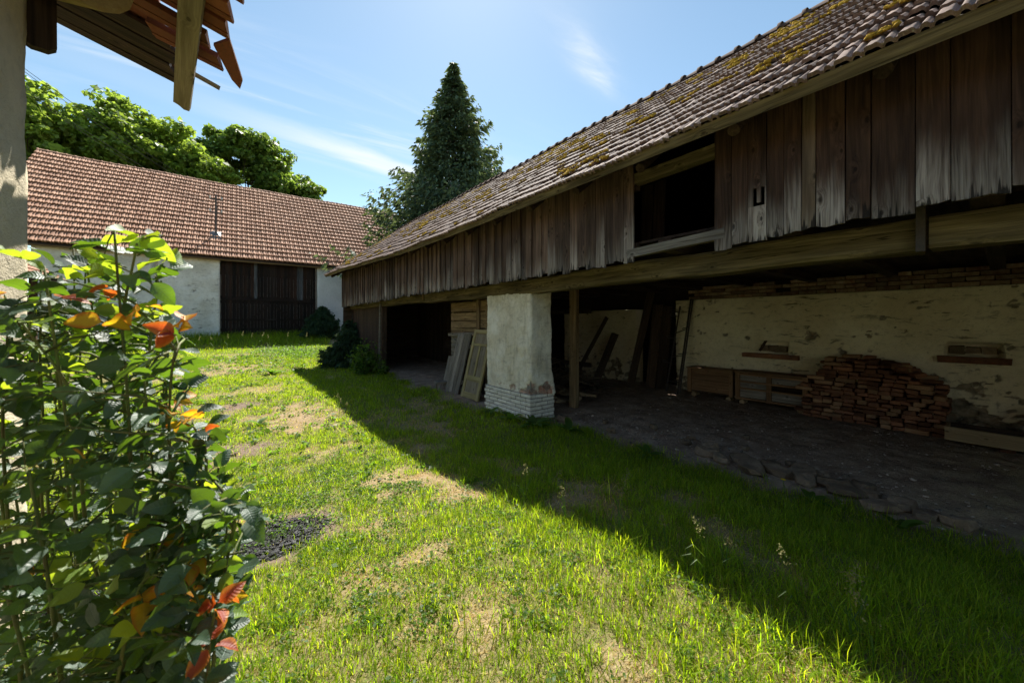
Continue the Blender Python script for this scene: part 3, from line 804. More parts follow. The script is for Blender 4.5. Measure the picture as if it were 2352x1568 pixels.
# gable walls: plain plank closures, out of view, added to block light
for yy in (Y0 + 0.1, Y1 - 0.35):
    g = MB(); x = 3.97
    while x < 9.6:
        wd = random.uniform(.17, .25)
        xm = x + wd / 2; top = ze(yy) + (min(xm, 2 * XR - xm) - xe(yy)) * (zr(yy) - ze(yy)) / (XR - xe(yy)) - 0.18
        zb = -0.3 if yy < 0 else 0.0
        g.box((xm, yy + random.uniform(-.006, .006), (top + zb) / 2), (wd - .006, 0.025, top - zb))
        x += wd
    g.build('gable_closing_wall', M['darkwood'], barn)
# pillar
pil = None
PX0, PX1, PY0, PY1 = 4.31, 4.85, 5.20, 6.67
def rrect(cr, off, n=120):
    P = []; L = []
    x0, x1, y0, y1 = PX0 - off, PX1 + off, PY0 - off, PY1 + off
    cs = [(x0 + cr, y0 + cr, 180), (x1 - cr, y0 + cr, 270), (x1 - cr, y1 - cr, 0), (x0 + cr, y1 - cr, 90)]
    for (cx_, cy_, a0) in cs:
        for q in range(7):
            a = R(a0 + 15 * q); P.append((cx_ + cr * math.cos(a), cy_ + cr * math.sin(a), math.cos(a), math.sin(a)))
    out = []
    for i in range(len(P)):
        p = P[i]; q = P[(i + 1) % len(P)]
        d = math.hypot(q[0] - p[0], q[1] - p[1]); m = max(1, int(d / 0.03))
        for j in range(m):
            f = j / m; out.append([p[k] * (1 - f) + q[k] * f for k in range(4)])
    return np.array(out)
pr = rrect(0.05, 0.0)
nz = 66
zz = np.linspace(0.46, 2.37, nz)
seglen = np.sqrt(((np.roll(pr[:, :2], -1, 0) - pr[:, :2]) ** 2).sum(1)); su = np.cumsum(seglen)
U_, Z_ = np.meshgrid(su, zz, indexing='ij')
cor = np.exp(-((pr[:, 0] - PX0) ** 2 + (pr[:, 1] - PY0) ** 2) / 0.035)[:, None]
sidebits = np.exp(-((pr[:, 0] - 4.66) ** 2 + (pr[:, 1] - PY0) ** 2) / 0.03)[:, None]
nn = fbm(U_ * 7, Z_ * 7, 3, 91)
expo = (1 - sstep(0.50, 0.80, Z_)) * (0.35 + 0.75 * np.maximum(cor, 0.9 * sidebits)) + (nn - 0.5) * 1.1 - 0.05
expo = np.clip(expo, 0, 1) * sstep(0.86, 0.72, Z_)
hh = (fbm(U_ * 4.5, Z_ * 4.5, 4, 61) - 0.5) * 0.05 + (fbm(U_ * 22, Z_ * 22, 2, 62) - 0.5) * 0.016 - 0.014 * sstep(0.4, 0.6, expo)
hh = hh + 0.07 * (1 - sstep(0.55, 1.02, Z_)) * np.exp(-((pr[:, 0] - PX1) ** 2 + (pr[:, 1] - PY0) ** 2) / 0.10)[:, None]
PV = np.stack([pr[:, 0][:, None] + pr[:, 2][:, None] * hh, pr[:, 1][:, None] + pr[:, 3][:, None] * hh, Z_], -1)
npu = len(pr); idx = np.arange(npu * nz).reshape(npu, nz); i2 = np.roll(idx, -1, 0)
Fp = np.stack([idx[:, :-1], i2[:, :-1], i2[:, 1:], idx[:, 1:]], -1).reshape(-1, 4)
pil = ob('pillar', np_mesh('pillar', PV.reshape(-1, 3), Fp, M['pillar'], True, {'expose': expo.ravel()}), barn)
pil['label'] = 'thick whitewashed pillar on a painted brick base'
MB().box(((PX0 + PX1) / 2, (PY0 + PY1) / 2, 1.1), (PX1 - PX0 - .04, PY1 - PY0 - .04, 2.5)).box(((PX0 + PX1) / 2, (PY0 + PY1) / 2, 0.2), (PX1 - PX0 + .046, PY1 - PY0 + .046, 0.56)).build('mortar_core', M['mortar'], pil)
def brick_mesh(L, W, H, mt, j=0.004, bev=0.006):
    m = MB(); m.box((0, 0, 0), (L, W, H), jit=j)
    bm = bmesh.new(); vs = [bm.verts.new(v) for v in m.v]
    for f in m.f: bm.faces.new([vs[i] for i in f])
    bmesh.ops.recalc_face_normals(bm, faces=bm.faces)
    bmesh.ops.bevel(bm, geom=list(bm.edges), offset=bev, segments=1, affect='EDGES')
    me = bpy.data.meshes.new('brick'); bm.to_mesh(me); bm.free(); me.materials.append(mt); return me
bw = [brick_mesh(0.281, 0.13, 0.058, M['brick_white']) for _ in range(4)] ; bwh = [brick_mesh(0.131, 0.13, 0.058, M['brick_white']) for _ in range(3)]
for cc in range(7):
    z = 0.035 + cc * 0.0725 - 0.03
    for side in range(4):
        if side in (0, 2):   # long faces
            xx = PX0 - 0.035 + 0.065 if side == 0 else PX1 + 0.035 - 0.065
            yy = PY0 - 0.035 + (0.15 if cc % 2 else 0.0)
            while yy < PY1 + 0.02:
                short = yy + 0.29 > PY1 + 0.045
                me = random.choice(bwh if short else bw); L = 0.137 if short else 0.287
                if yy + L > PY1 + 0.06: break
                ob('brick', me, pil, Matrix.Translation((xx + random.uniform(-.005, .005), yy + L / 2, z + random.uniform(-.003, .003))) @ Matrix.Rotation(math.pi / 2 + random.uniform(-.01, .01) + (math.pi if random.random() < .5 else 0), 4, 'Z'))
                yy += L + 0.013
        else:
            yy = PY0 - 0.035 + 0.065 if side == 1 else PY1 + 0.035 - 0.065
            xx = PX0 - 0.035 + (0.135 if cc % 2 == 0 else 0.0)
            while xx < PX1 - 0.02:
                short = xx + 0.29 > PX1 + 0.05
                me = random.choice(bwh if short else bw); L = 0.137 if short else 0.287
                if xx + L > PX1 + 0.07: break
                ob('brick', me, pil, Matrix.Translation((xx + L / 2, yy + random.uniform(-.005, .005), z + random.uniform(-.003, .003))) @ Matrix.Rotation(random.uniform(-.01, .01) + (math.pi if random.random() < .5 else 0), 4, 'Z'))
                xx += L + 0.013
# posts
board('post', (5.72, 5.46, -0.05), (5.74, 5.48, 2.66), 0.15, 0.14, (-1, -.3, 0), M['browny'], barn, rough=0.05)
board('post', (4.42, 13.95, -0.1), (4.40, 13.8, 2.45), 0.20, 0.18, (-1, 0, 0), M['darkwood'], barn, rough=0.04)
MB().tube([(4.22, 13.72, -0.1), (4.23, 13.74, 1.2), (4.24, 13.70, 2.5)], [0.035, 0.034, 0.03], 8).build('pole', M['greywood'], barn)
# plank wall of the far bay
yy = 14.1
lw = MB().box((4.46, 16.2, 1.15), (0.06, 4.2, 0.12)).box((4.46, 16.2, 2.2), (0.06, 4.2, 0.12)).build('bay_wall_rails', M['darkwood'], barn)
while yy < 18.2:
    wd = random.uniform(.15, .22)
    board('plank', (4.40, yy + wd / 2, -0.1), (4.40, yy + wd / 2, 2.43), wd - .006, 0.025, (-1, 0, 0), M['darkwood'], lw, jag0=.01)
    yy += wd
# dark plank wall behind the open bay
bw2 = MB().box((7.66, 12.5, 0.65), (0.05, 11.6, 0.12)).box((7.66, 12.5, 2.1), (0.05, 11.6, 0.12)).build('inner_wall_rails', M['darkwood'], barn)
yy = 8.5
while yy < 18.2:
    wd = random.uniform(.16, .26)
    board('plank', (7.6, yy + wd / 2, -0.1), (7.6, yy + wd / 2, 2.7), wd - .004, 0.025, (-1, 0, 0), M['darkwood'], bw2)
    yy += wd
board('low_board', (7.0, 8.6, 0.85), (7.0, 14.0, 0.85), 0.4, 0.03, (-1, 0, 0.1), M['darkwood'], barn)
# partition beside the pillar
part = MB().box((4.95, 9.33, 1.15), (0.08, 0.08, 2.4)).box((4.95, 7.6, 1.15), (0.09, 0.09, 2.4)).build('partition_frame', M['browny'], barn)
for (z0, z1, mt) in ((2.08, 2.34, 'browny'), (1.86, 2.07, 'browny'), (1.66, 1.85, 'browny'), (1.45, 1.65, 'browny')):
    board('plank', (4.88, 9.36, (z0 + z1) / 2 + random.uniform(-.02, .02)), (4.88, 6.7, (z0 + z1) / 2 + random.uniform(-.03, .03)), z1 - z0 - 0.012, 0.028, (-1, 0, random.uniform(-.1, .05)), M[mt], part, rough=0.04)
for k in range(7):
    board('plank', (4.87, 9.34, 0.70 + k * 0.115), (4.87, 8.55, 0.70 + k * 0.115 + random.uniform(-.008, .008)), 0.10, 0.024, (-1, 0, 0), M['greywood'], part)
board('cross_rail', (4.80, 9.36, 1.46), (4.80, 6.7, 1.56), 0.075, 0.06, (-1, 0, 0), M['greywood'], part, rough=0.05)
board('upright', (4.83, 7.86, 1.5), (4.83, 7.86, 2.36), 0.13, 0.03, (-1, 0, 0), M['browny'], part)
for k in range(12):
    board('plank', (5.0, 6.75 + k * 0.215, -0.05), (5.0, 6.75 + k * 0.215, 1.45), 0.20, 0.02, (1, 0, 0), M['darkwood'], part)

# plastered stable wall at the back of the barn
NICHE = [(2.84, 3.44, 1.12, 1.47), (0.04, 0.60, 1.25, 1.55)]
def stable_disp(u, v):
    yv = 5.35 - u
    n1 = fbm(u * 1.3, v * 1.3, 4, 71); n2 = fbm(u * 6.5, v * 13, 4, 72, 0.62); n3 = fbm(u * 16, v * 16, 3, 73)
    low = 1 - sstep(0.15, 1.05, v + 0.5 * (n1 - 0.5))
    mid = np.exp(-((yv + 0.1) / 1.3) ** 2) * (1 - sstep(0.7, 1.35, v)) * 0.25
    ex = low * 0.62 + mid + (n2 - 0.5) * 1.9 + (n1 - 0.5) * 0.6 - 0.02
    for (py, pz, pr_) in ((2.45, 1.62, .19), (3.62, 1.55, .10), (4.1, 1.6, .08), (1.55, 1.65, .1), (1.9, 1.3, .14)):
        ex = np.maximum(ex, 0.85 - 0.7 * np.sqrt(((yv - py) / pr_) ** 2 + ((v - pz) / (pr_ * .8)) ** 2) + (n3 - 0.5) * 0.9)
    ex = np.clip(ex, 0, 1)
    h = (n1 - 0.5) * 0.09 + (n2 - 0.5) * 0.035 + (n3 - 0.5) * 0.018 - 0.028 * sstep(0.45, 0.6, ex) * (0.5 + n3)
    for (a, b, c0, c1) in NICHE:
        ins = sstep(a - .02, a + .01, yv) * (1 - sstep(b - .01, b + .02, yv)) * sstep(c0 - .01, c0 + .01, v) * (1 - sstep(c1 - .01, c1 + .02, v))
        blk = 0.13 * (1 - sstep(c0 + .14, c0 + .19, v)) * sstep(a + .1, a + .14, yv) * (1 - sstep(b - .14, b - .1, yv))
        h = h * (1 - ins) - ins * (0.26 - blk * 0)
    return h, ex
sw = hwall('stable_wall', (9.55, 5.35, -0.1), (0, -1, 0), (0, 0, 1), (0, 9.3), (0, 2.48), 0.035, stable_disp, M['wall_barn'], barn, 0.35)
def stable_disp2(u, v):
    n1 = fbm(u * 2 + 9, v * 2, 4, 74); n2 = fbm(u * 7, v * 9, 4, 75)
    ex = np.clip((1 - sstep(0.3, 1.3, v)) * 0.5 + (n2 - .5) * 1.6, 0, 1)
    return (n1 - .5) * .1 + (n2 - .5) * .04 - .025 * ex, ex
hwall('stable_wall', (9.55, 9.6, -0.1), (0, -1, 0), (0, 0, 1), (0, 3.0), (0, 2.28), 0.045, stable_disp2, M['wall_barn'], barn, 0.35)
MB().box((10.1, 7.2, 1.5), (0.06, 22.4, 3.7)).build('stable_backing', M['dark_void'], barn)  # near-black sheet added to shut out daylight behind the wall openings
for (a, b, zc_) in ((2.62, 3.68, 1.05), (-0.05, 0.70, 1.19)):
    sl = MB()
    sl.box((9.50, (a + b) / 2, zc_), (0.16, b - a, 0.10), jit=0.008)
    sl.build('niche_sill', M['brick'], sw)
for (a, b, c0, c1) in NICHE:
    nb = MB()
    for q in range(3):
        nb.box((9.70, a + 0.12 + q * 0.17, c0 + 0.09), (0.1, 0.15, random.uniform(.1, .16)), jit=0.015)
    nb.build('niche_filling', M['stone'], sw)
MB().box(None, (0.03, 0.05, 0.34), M=Matrix.Translation((9.60, 3.30, 1.30)) @ Matrix.Rotation(R(28), 4, 'X')).build('niche_stick', M['darkwood'], sw)
bb = [brick_mesh(0.285, 0.14, 0.068, M['brick_band'], 0.006) for _ in range(5)]
for cc in range(4):
    yy = -3.9 + (0.15 if cc % 2 else 0)
    while yy < 4.8:
        if random.random() > 0.05:
            ob('brick', random.choice(bb), sw, Matrix.Translation((9.60 + random.uniform(-.02, .02), yy + 0.145, 2.425 + cc * 0.081)) @ Matrix.Rotation(math.pi / 2 + random.uniform(-.03, .03), 4, 'Z'))
        yy += 0.297
MB().box((9.74, 0.5, 2.55), (0.12, 8.8, 0.4)).build('wall_plate', M['dark_void'], sw)

# ------------------------------------------------------------------ things kept under the barn
def crate(name, label, y0, y1, x0, x1, z0, z1, posts, closed):
    c = empty(name, ((x0 + x1) / 2, (y0 + y1) / 2, z0), label, 'crate', 'wooden crates by the stable wall')
    m = M['crate']
    for yy in posts:
        for xx in ((x0, x1) if yy in (posts[0], posts[-1]) else (x0,)):
            board('post', (xx, yy, z0), (xx, yy, z1 - 0.022), 0.085, 0.05, (-1, 0, 0), m, c)
    n = 4
    hgt = (z1 - z0 - 0.06) / n
    if closed:
        for k in range(n):
            board('slat', (x0 + 0.035, y0 + .02, z0 + 0.04 + hgt * (k + .5)), (x0 + 0.035, y1 - .02, z0 + 0.04 + hgt * (k + .5)), hgt - 0.008, 0.018, (-1, 0, 0), m, c)
    else:
        for zz in (z0 + 0.03, z0 + 0.25, z0 + 0.40, z1 - 0.06):
            board('rail', (x0 - 0.01, y0 + .02, zz), (x0 - 0.01, y1 - .02, zz), 0.035, 0.03, (-1, 0, 0), m, c)
        for (ya, yb) in zip(posts[:-1], posts[1:]):
            for (za, zb) in ((z0 + .05, z0 + .24), (z0 + .27, z0 + .385), (z0 + .42, z1 - .08)):
                if ya == posts[0] and za == z0 + .27: continue
                board('slat', (x0 + 0.03, ya + .03, (za + zb) / 2), (x0 + 0.03, yb - .03, (za + zb) / 2), zb - za, 0.016, (-1, 0, 0), M['greywood'], c)
    for yy in (y0, y1):
        for k in range(n if (closed or yy == y1) else 2):
            kk = k if (closed or yy == y1) else k * 3
            board('slat', (x0 + .03, yy, z0 + 0.04 + hgt * (kk + .5)), (x1 - .03, yy, z0 + 0.04 + hgt * (kk + .5)), hgt - 0.01, 0.018, (0, -1, 0), m, c)
    board('lid', ((x0 + x1) / 2 - 0.01, y0 - .03, z1 - 0.01), ((x0 + x1) / 2 - 0.01, y1 + .03, z1 - 0.01), x1 - x0 + 0.10, 0.025, (0, 0, 1), m, c)
    board('bottom', ((x0 + x1) / 2, y0 + .03, z0 + 0.03), ((x0 + x1) / 2, y1 - .03, z0 + 0.03), x1 - x0 - .02, 0.02, (0, 0, 1), M['darkwood'], c)
    board('back_panel', (x1 + 0.03, y0 + .03, (z0 + z1) / 2), (x1 + .03, y1 - .03, (z0 + z1) / 2), z1 - z0 - 0.08, 0.02, (-1, 0, 0), M['darkwood'], c)
crate('wooden_crate', 'closed slatted wooden chest nearest the iron rack', 3.72, 4.72, 9.0, 9.36, 0.10, 0.70, (3.74, 4.70), True)
crate('wooden_crate', 'longer open-railed wooden crate beside the brick pile', 2.34, 3.60, 8.95, 9.36, 0.10, 0.72, (2.36, 2.98, 3.58), False)
for k, (x, y) in enumerate(((9.1, 3.80), (9.1, 4.6), (9.05, 2.45), (9.05, 3.5))):
    o = MB().tube([(x - .1, y, 0.045), (x + .15, y + 0.02, 0.045)], 0.055, 9).build('log_block', M['cut_log'], None, origin=(x, y, 0))
    tag(o, ('short round log under the right end of the closed chest', 'short round log under the left end of the closed chest',
            'short round log under the right end of the railed crate', 'short round log under the left end of the railed crate')[k], 'log', 'logs under the crates')
# brick pile
pile = empty('brick_pile', (9.1, 1.45, 0), 'heap of old red bricks stacked against the stable wall', 'brick pile')
pb = [brick_mesh(random.uniform(.25, .29), 0.140, random.uniform(.058, .07), M['brick'], 0.011, .009) for _ in range(10)] + [brick_mesh(0.27, 0.135, 0.062, M['brick_pale'], 0.011, .009) for _ in range(3)]
nb_ = 0
def top_at(y): return float(np.interp(y, [0.45, 0.62, 0.92, 1.2, 1.5, 1.8, 2.1, 2.25], [0.28, 0.70, 0.92, 1.06, 1.16, 1.14, 1.06, 0.7]))
for layer, (x, hh_) in enumerate(((8.86, 0.0), (9.16, 0.10))):
    for cc in range(18):
        z = 0.035 + cc * 0.0705
        yy = 0.50 + random.uniform(0, .12)
        while yy < 2.26:
            header = random.random() < 0.85
            L = 0.142 if header else 0.28
            if z + 0.03 < top_at(yy + L / 2) + hh_ - 0.05 * random.random() and (layer == 0 or z > top_at(yy) - 0.22) and nb_ < 296:
                rz = (0 if header else math.pi / 2) + random.gauss(0, .07)
                xx = x + (0.07 if header else 0.0) + random.gauss(0, .022) + cc * 0.006
                ob('brick', random.choice(pb), pile, Matrix.Translation((xx, yy + L / 2, z)) @ Matrix.Rotation(rz, 4, 'Z') @ Matrix.Rotation(random.gauss(0, .04), 4, 'X') @ Matrix.Rotation(random.gauss(0, .03), 4, 'Y'))
                nb_ += 1
            yy += L + random.uniform(.004, .02)
for k in range(10):
    yy = random.uniform(0.7, 1.3); ob('brick', random.choice(pb), pile, Matrix.Translation((8.9 + random.uniform(0, .3), yy, top_at(yy) + 0.05)) @ Matrix.Rotation(random.uniform(0, 3), 4, 'Z') @ Matrix.Rotation(random.uniform(-.5, .5), 4, 'X'))
# trough
tr = empty('feed_trough', (8.6, -0.8, 0), 'long pale plank trough lying low before the stable wall', 'trough')
board('front_board', (8.42, 0.55, 0.17), (8.42, -2.6, 0.17), 0.19, 0.04, (-1, 0, 0), M['trough'], tr, rough=0.02)
board('back_board', (8.82, 0.55, 0.18), (8.82, -2.6, 0.18), 0.17, 0.04, (-1, 0, 0), M['darkwood'], tr)
board('bottom_board', (8.62, 0.53, 0.10), (8.62, -2.6, 0.10), 0.36, 0.03, (0, 0, 1), M['darkwood'], tr)
board('end_board', (8.44, 0.53, 0.19), (8.80, 0.53, 0.19), 0.15, 0.03, (0, 1, 0), M['trough'], tr)
for yy in (0.0,):
    o = ob('brick', pb[0], None, Matrix.Translation((8.6, yy, 0.035)))
    tag(o, 'brick propping the long pale trough off the floor', 'brick')
# black sheet lying on the trough
o = MB().poly([(8.45, -0.35, .29), (9.2, -0.30, .62), (9.25, -1.8, .66), (8.5, -1.9, .30), (8.45, -0.35, .27), (9.2, -0.30, .60), (9.25, -1.8, .64), (8.5, -1.9, .28)],
   [(0, 3, 2, 1), (4, 5, 6, 7), (0, 1, 5, 4), (1, 2, 6, 5), (2, 3, 7, 6), (3, 0, 4, 7)]).build('dark_board', M['dark_void'], None)
tag(o, 'dark flat board leaning behind the pale trough at the right edge', 'board')
# iron rack: tall rods with hooked rungs
rk = empty('iron_rack', (9.1, 5.2, 0), 'tall narrow iron rack of thin rods and hooks leaning on the wall', 'rack')
for (a, b) in (((9.05, 5.35, 0.0), (9.40, 5.16, 2.22)), ((8.95, 4.98, 0), (9.42, 4.88, 2.40)), ((8.93, 4.92, 0), (9.42, 4.83, 2.38))):
    MB().tube([a, b], 0.024, 6).build('rod', M['iron'], rk)
for f in (0.12, 0.33, 0.40, 0.62, 0.68, 0.88, 0.93):
    a = Vector((9.05, 5.35, 0)).lerp(Vector((9.40, 5.16, 2.22)), f); b = Vector((8.95, 4.98, 0)).lerp(Vector((9.42, 4.88, 2.4)), f)
    side = -1 if f in (0.33, 0.62, 0.93, 0.88) else 1
    q = a + Vector((0, 0.2, 0.01)) if side < 0 else b
    MB().tube([a, a.lerp(q, .5), q, q + Vector((0, -.03 * side, .05)), a.lerp(q, .6) + Vector((0, 0, .05))], 0.013, 5).build('hook', M['iron'], rk)
# boards leaning in the doorway of the stable
lean = [((8.75, 6.25, 0), (9.32, 5.95, 2.68), .20, 'darkwood', 'long dark board leaning beside the stable doorway'),
        ((9.2, 5.9, 0), (9.5, 5.85, 2.3), .26, 'darkwood', 'dark broad board standing in the stable doorway'),
        ((9.25, 5.62, 0), (9.52, 5.58, 2.25), .24, 'darkwood', 'dark board leaning next to the iron rack'),
        ((8.2, 7.9, 0), (9.2, 7.4, 1.95), .12, 'darkwood', 'thin dark pole board slanting behind the wooden post'),
        ((8.6, 7.35, 0), (9.35, 7.2, 1.45), .22, 'darkwood', 'short dark board leaning on the plastered wall behind the post')]
for (a, b, wd, mt, lb) in lean:
    o = board('leaning_board', a, b, wd, 0.035, (-1, -.4, 0.2), M[mt], None, jag1=0.02, rough=0.03); tag(o, lb, 'board')
# old doors by the pillar
dp = empty('plank_door', (4.6, 8.4, 0), 'grey weathered plank door leaning on the partition left of the pillar', 'door')
for k in range(4):
    y0_ = 8.80 - k * 0.17
    board('plank', (4.45, y0_, -0.02), (4.76, y0_ - 0.16, 1.50), 0.162, 0.028, (-1, 0, 0.2), M['greywood'], dp, jag0=.015, jag1=.01)
for f in (0.2, 0.8):
    a = Vector((4.50, 8.86, 0)).lerp(Vector((4.79, 8.7, 1.48)), f); board('batten', a, a + Vector((0, -.66, 0)), 0.09, 0.022, (-1, 0, .2), M['greywood'], dp)
o = board('grey_plank', (4.60, 9.2, 0.02), (4.78, 9.16, 0.86), 0.34, 0.025, (-1, 0, .2), M['greywood'], None, jag1=.01); tag(o, 'short pale grey panel standing at the partition corner', 'panel')
od = empty('old_door', (4.5, 7.5, 0), 'old panelled door with flaking yellow-green paint leaning behind the pillar', 'door')
A0 = Vector((4.42, 7.98, 0.0)); B0 = Vector((4.74, 7.84, 1.62)); up = (B0 - A0); W_ = Vector((0, -0.78, 0)); nrm = (-1, 0, .2)
for f in (0.055, 0.945): board('stile', A0 + W_ * f, B0 + W_ * f, 0.10, 0.04, nrm, M['door_paint'], od)
board('middle_stile', A0 + up * .3 + W_ * .5, A0 + up * .78 + W_ * .5, 0.07, 0.036, nrm, M['door_paint'], od)
for f, h_ in ((0.045, .13), (0.29, .12), (0.78, .06), (0.97, .09)): board('door_rail', A0 + up * f + W_ * .1, A0 + up * f + W_ * .9, h_, 0.038, nrm, M['door_paint'], od)
for (f0, f1) in ((.06, .27), (.31, .77), (.79, .95)): board('panel', A0 + up * f0 + W_ * .5 + Vector((.012, 0, 0)), A0 + up * f1 + W_ * .5 + Vector((.012, 0, 0)), 0.64, 0.015, nrm, M['door_panel'], od)
# low stool-like block at the corner
o = empty('log_stool', (4.55, 9.3, 0), 'small rough wooden block stool at the partition corner', 'stool')
board('seat', (4.35, 9.25, 0.17), (4.75, 9.25, 0.17), 0.26, 0.05, (0, 0, 1), M['greywood'], o)
for (dx, dy_) in ((.05, .08), (.33, .08), (.05, -.08), (.33, -.08)): board('leg', (4.35 + dx, 9.25 + dy_, -0.02), (4.35 + dx, 9.25 + dy_, .145), 0.05, 0.05, (-1, 0, 0), M['greywood'], o)
# firewood and brushwood behind the pillar
fw_ = empty('firewood_heap', (5.9, 6.3, 0), 'low heap of split firewood behind the white pillar', 'firewood')
for k in range(34):
    x = random.uniform(5.2, 6.6); y = random.uniform(5.75, 7.0); z = 0.05 + 0.22 * random.random() * max(0, 1 - abs(x - 5.9))
    a = random.uniform(0, 3.1); d = Vector((math.cos(a), math.sin(a), random.uniform(-.15, .15))) * random.uniform(.12, .2)
    MB().tube([Vector((x, y, z)) - d, Vector((x, y, z)) + d], random.uniform(.025, .05), 7).build('firewood_log', M['cut_log'], fw_)
bs = MB()
for k in range(260):
    x = random.uniform(5.6, 8.0); y = random.uniform(6.3, 8.3); z = random.uniform(0.03, 0.85) * (1 - 0.6 * abs(x - 6.6))
    z = max(z, .03); a = random.gauss(0.9, .7); d = Vector((math.cos(a), math.sin(a), random.uniform(-.5, .3))) * random.uniform(.25, .6)
    p = Vector((x, y, z)); p0 = p - d; p1 = p + d; p0.z = max(p0.z, .01); p1.z = max(p1.z, .01)
    bs.tube([p0, p + Vector((0, 0, random.uniform(-.03, .05))), p1], [random.uniform(.006, .014)] * 3, 5)
tag(bs.build('brushwood', M['stick'], None), 'tangle of dry brushwood in the dark behind the post', 'brushwood', None, 'stuff')

# ------------------------------------------------------------------ stones on the floor edge
def stone_mesh(seed, sx, sy, sz):
    r = np.random.RandomState(seed); bm = bmesh.new(); bmesh.ops.create_icosphere(bm, subdivisions=2, radius=1)
    for v in bm.verts:
        c_ = v.co; k = 1 + 0.35 * (vnoise(c_.x * 1.6 + seed, c_.y * 1.6 + c_.z * 2.1, seed) - .5) * 2
        v.co = Vector((c_.x * sx * k, c_.y * sy * k, max(-.5, min(.55, c_.z * 1.1)) * sz * k))
    me = bpy.data.meshes.new('stone'); bm.to_mesh(me); bm.free(); me.materials.append(M['stone']); return me
stones = [stone_mesh(s, *d) for s, d in enumerate(((.17, .11, .10), (.13, .10, .10), (.26, .13, .09), (.08, .07, .06), (.15, .11, .08), (.07, .05, .05)))]
def gz(x, y): return float(ground_z(np.array([x]), np.array([y]))[0])
sp = [(5.12, 2.45, 0), (5.35, 2.5, 1), (5.02, 2.2, 1), (5.22, 2.05, 4), (5.05, 1.88, 2), (5.3, 1.75, 1), (5.12, 1.60, 0), (5.28, 1.42, 2), (5.05, 1.32, 1), (5.4, 1.28, 3),
      (5.2, 1.12, 0), (5.05, 1.0, 4), (5.35, .92, 1), (5.18, .82, 3), (4.92, .72, 4), (5.12, .60, 1), (4.82, 4.86, 0), (5.35, 2.85, 3), (5.6, 2.9, 5), (5.75, 2.2, 5), (5.0, .45, 3), (5.55, 1.6, 5), (5.7, 3.6, 3), (5.3, 4.3, 5), (4.95, 3.9, 3), (6.3, 2.4, 5), (5.1, .25, 1)]
for k, (x, y, q) in enumerate(sp):
    o = ob('stone', stones[q], None, Matrix.Translation((x, y, gz(x, y) + 0.035)) @ Matrix.Rotation(random.uniform(0, 6.28), 4, 'Z') @ Matrix.Rotation(random.uniform(-.2, .2), 4, 'X'))
    if (x, y) == (4.82, 4.86): tag(o, 'single pale field stone lying beside the foot of the pillar', 'stone')
    else: tag(o, 'flat dull field stone along the edge of the barn floor', 'stone', 'stones along the floor edge')
# rubble: splinters, crumbs of plaster and brick
rv = []; rf = []
cube = np.array([(i, j, k) for i in (-1, 1) for j in (-1, 1) for k in (-1, 1)], float)
cf = np.array([(0, 1, 3, 2), (4, 6, 7, 5), (0, 4, 5, 1), (2, 3, 7, 6), (0, 2, 6, 4), (1, 5, 7, 3)])
def scatter_chunks(n, fx, size, seed, zoff=0.0):
    r = np.random.RandomState(seed); V = []; Fq = []
    for k in range(n):
        x, y = fx(r)
        s = size * r.lognormal(0, .5); q = cube * np.array([r.uniform(.5, 1.4), r.uniform(.4, 1.0), r.uniform(.25, .6)]) * s
        q = q + r.uniform(-.3, .3, q.shape) * s
        a, b2 = r.uniform(0, 6.28), r.uniform(-.5, .5)
        rot_ = np.array(Matrix.Rotation(a, 3, 'Z') @ Matrix.Rotation(b2, 3, 'X'))
        V.append(q @ rot_.T + np.array([x, y, gz(x, y) + s * .2 + zoff])); Fq.append(cf + 8 * k)
    return np.concatenate(V), np.concatenate(Fq)
def fx1(r):
    while True:
        y = r.uniform(-1.2, 5.2); x = r.uniform(4.7, 8.6)
        if r.rand() < 0.25 + 0.75 * math.exp(-((x - 5.4) / 0.7) ** 2): return x, y
V_, F_ = scatter_chunks(2200, fx1, 0.0065, 8)
tag(ob('rubble', np_mesh('rubble', V_, F_, M['rubble'])), 'crumbs of plaster, stone and brick strewn over the barn floor', 'rubble', None, 'stuff')
def fx2(r):
    k = 0 if r.rand() < .62 else 1; p = PITS[k]; a = r.uniform(0, 6.28); q = math.sqrt(r.rand()) * .95
    return p[0] + p[2] * q * math.cos(a), p[1] + p[3] * q * math.sin(a)
V_, F_ = scatter_chunks(3400, fx2, 0.0055, 9)
tag(ob('charcoal', np_mesh('charcoal', V_, F_, M['char'])), 'black charcoal and ash left in the burnt patches on the lawn', 'charcoal', None, 'stuff')

# ------------------------------------------------------------------ stone barn at the back of the yard
BY, BX0, BX1 = 28.0, -7.83, 12.2
sb = empty('stone_barn', (1.8, 28.0, 0.9), 'large limewashed stone barn with pinkish tiled roof and black gate at the back', 'barn')
def back_disp(u, v):
    xv = BX0 + u
    n1 = fbm(u * 0.9, v * 0.9, 4, 81); n2 = fbm(u * 3.2, v * 5.5, 4, 82); n3 = fbm(u * 9, v * 9, 3, 83)
    right = sstep(-2.2, -1.2, xv)
    ex = (n2 - 0.5) * 1.5 + (n1 - .5) * .5 + 0.05 + 0.16 * right * (1 - sstep(2.0, 3.6, v)) - 0.15 * sstep(3.4, 4.6, v)
    panel = sstep(-3.35, -3.3, xv) * (1 - sstep(-2.1, -2.05, xv)) * sstep(3.0, 3.05, v)
    ex = np.clip(ex - 0.5 * panel, 0, 1)
    h = (n1 - .5) * .12 + (n2 - .5) * .05 + (n3 - .5) * .02 - 0.03 * sstep(.4, .6, ex) - 0.03 * panel
    slit = sstep(-3.62, -3.58, xv) * (1 - sstep(-3.42, -3.38, xv)) * sstep(2.6, 2.65, v) * (1 - sstep(4.5, 4.55, v))
    return h - 0.34 * slit, ex * (1 - slit)
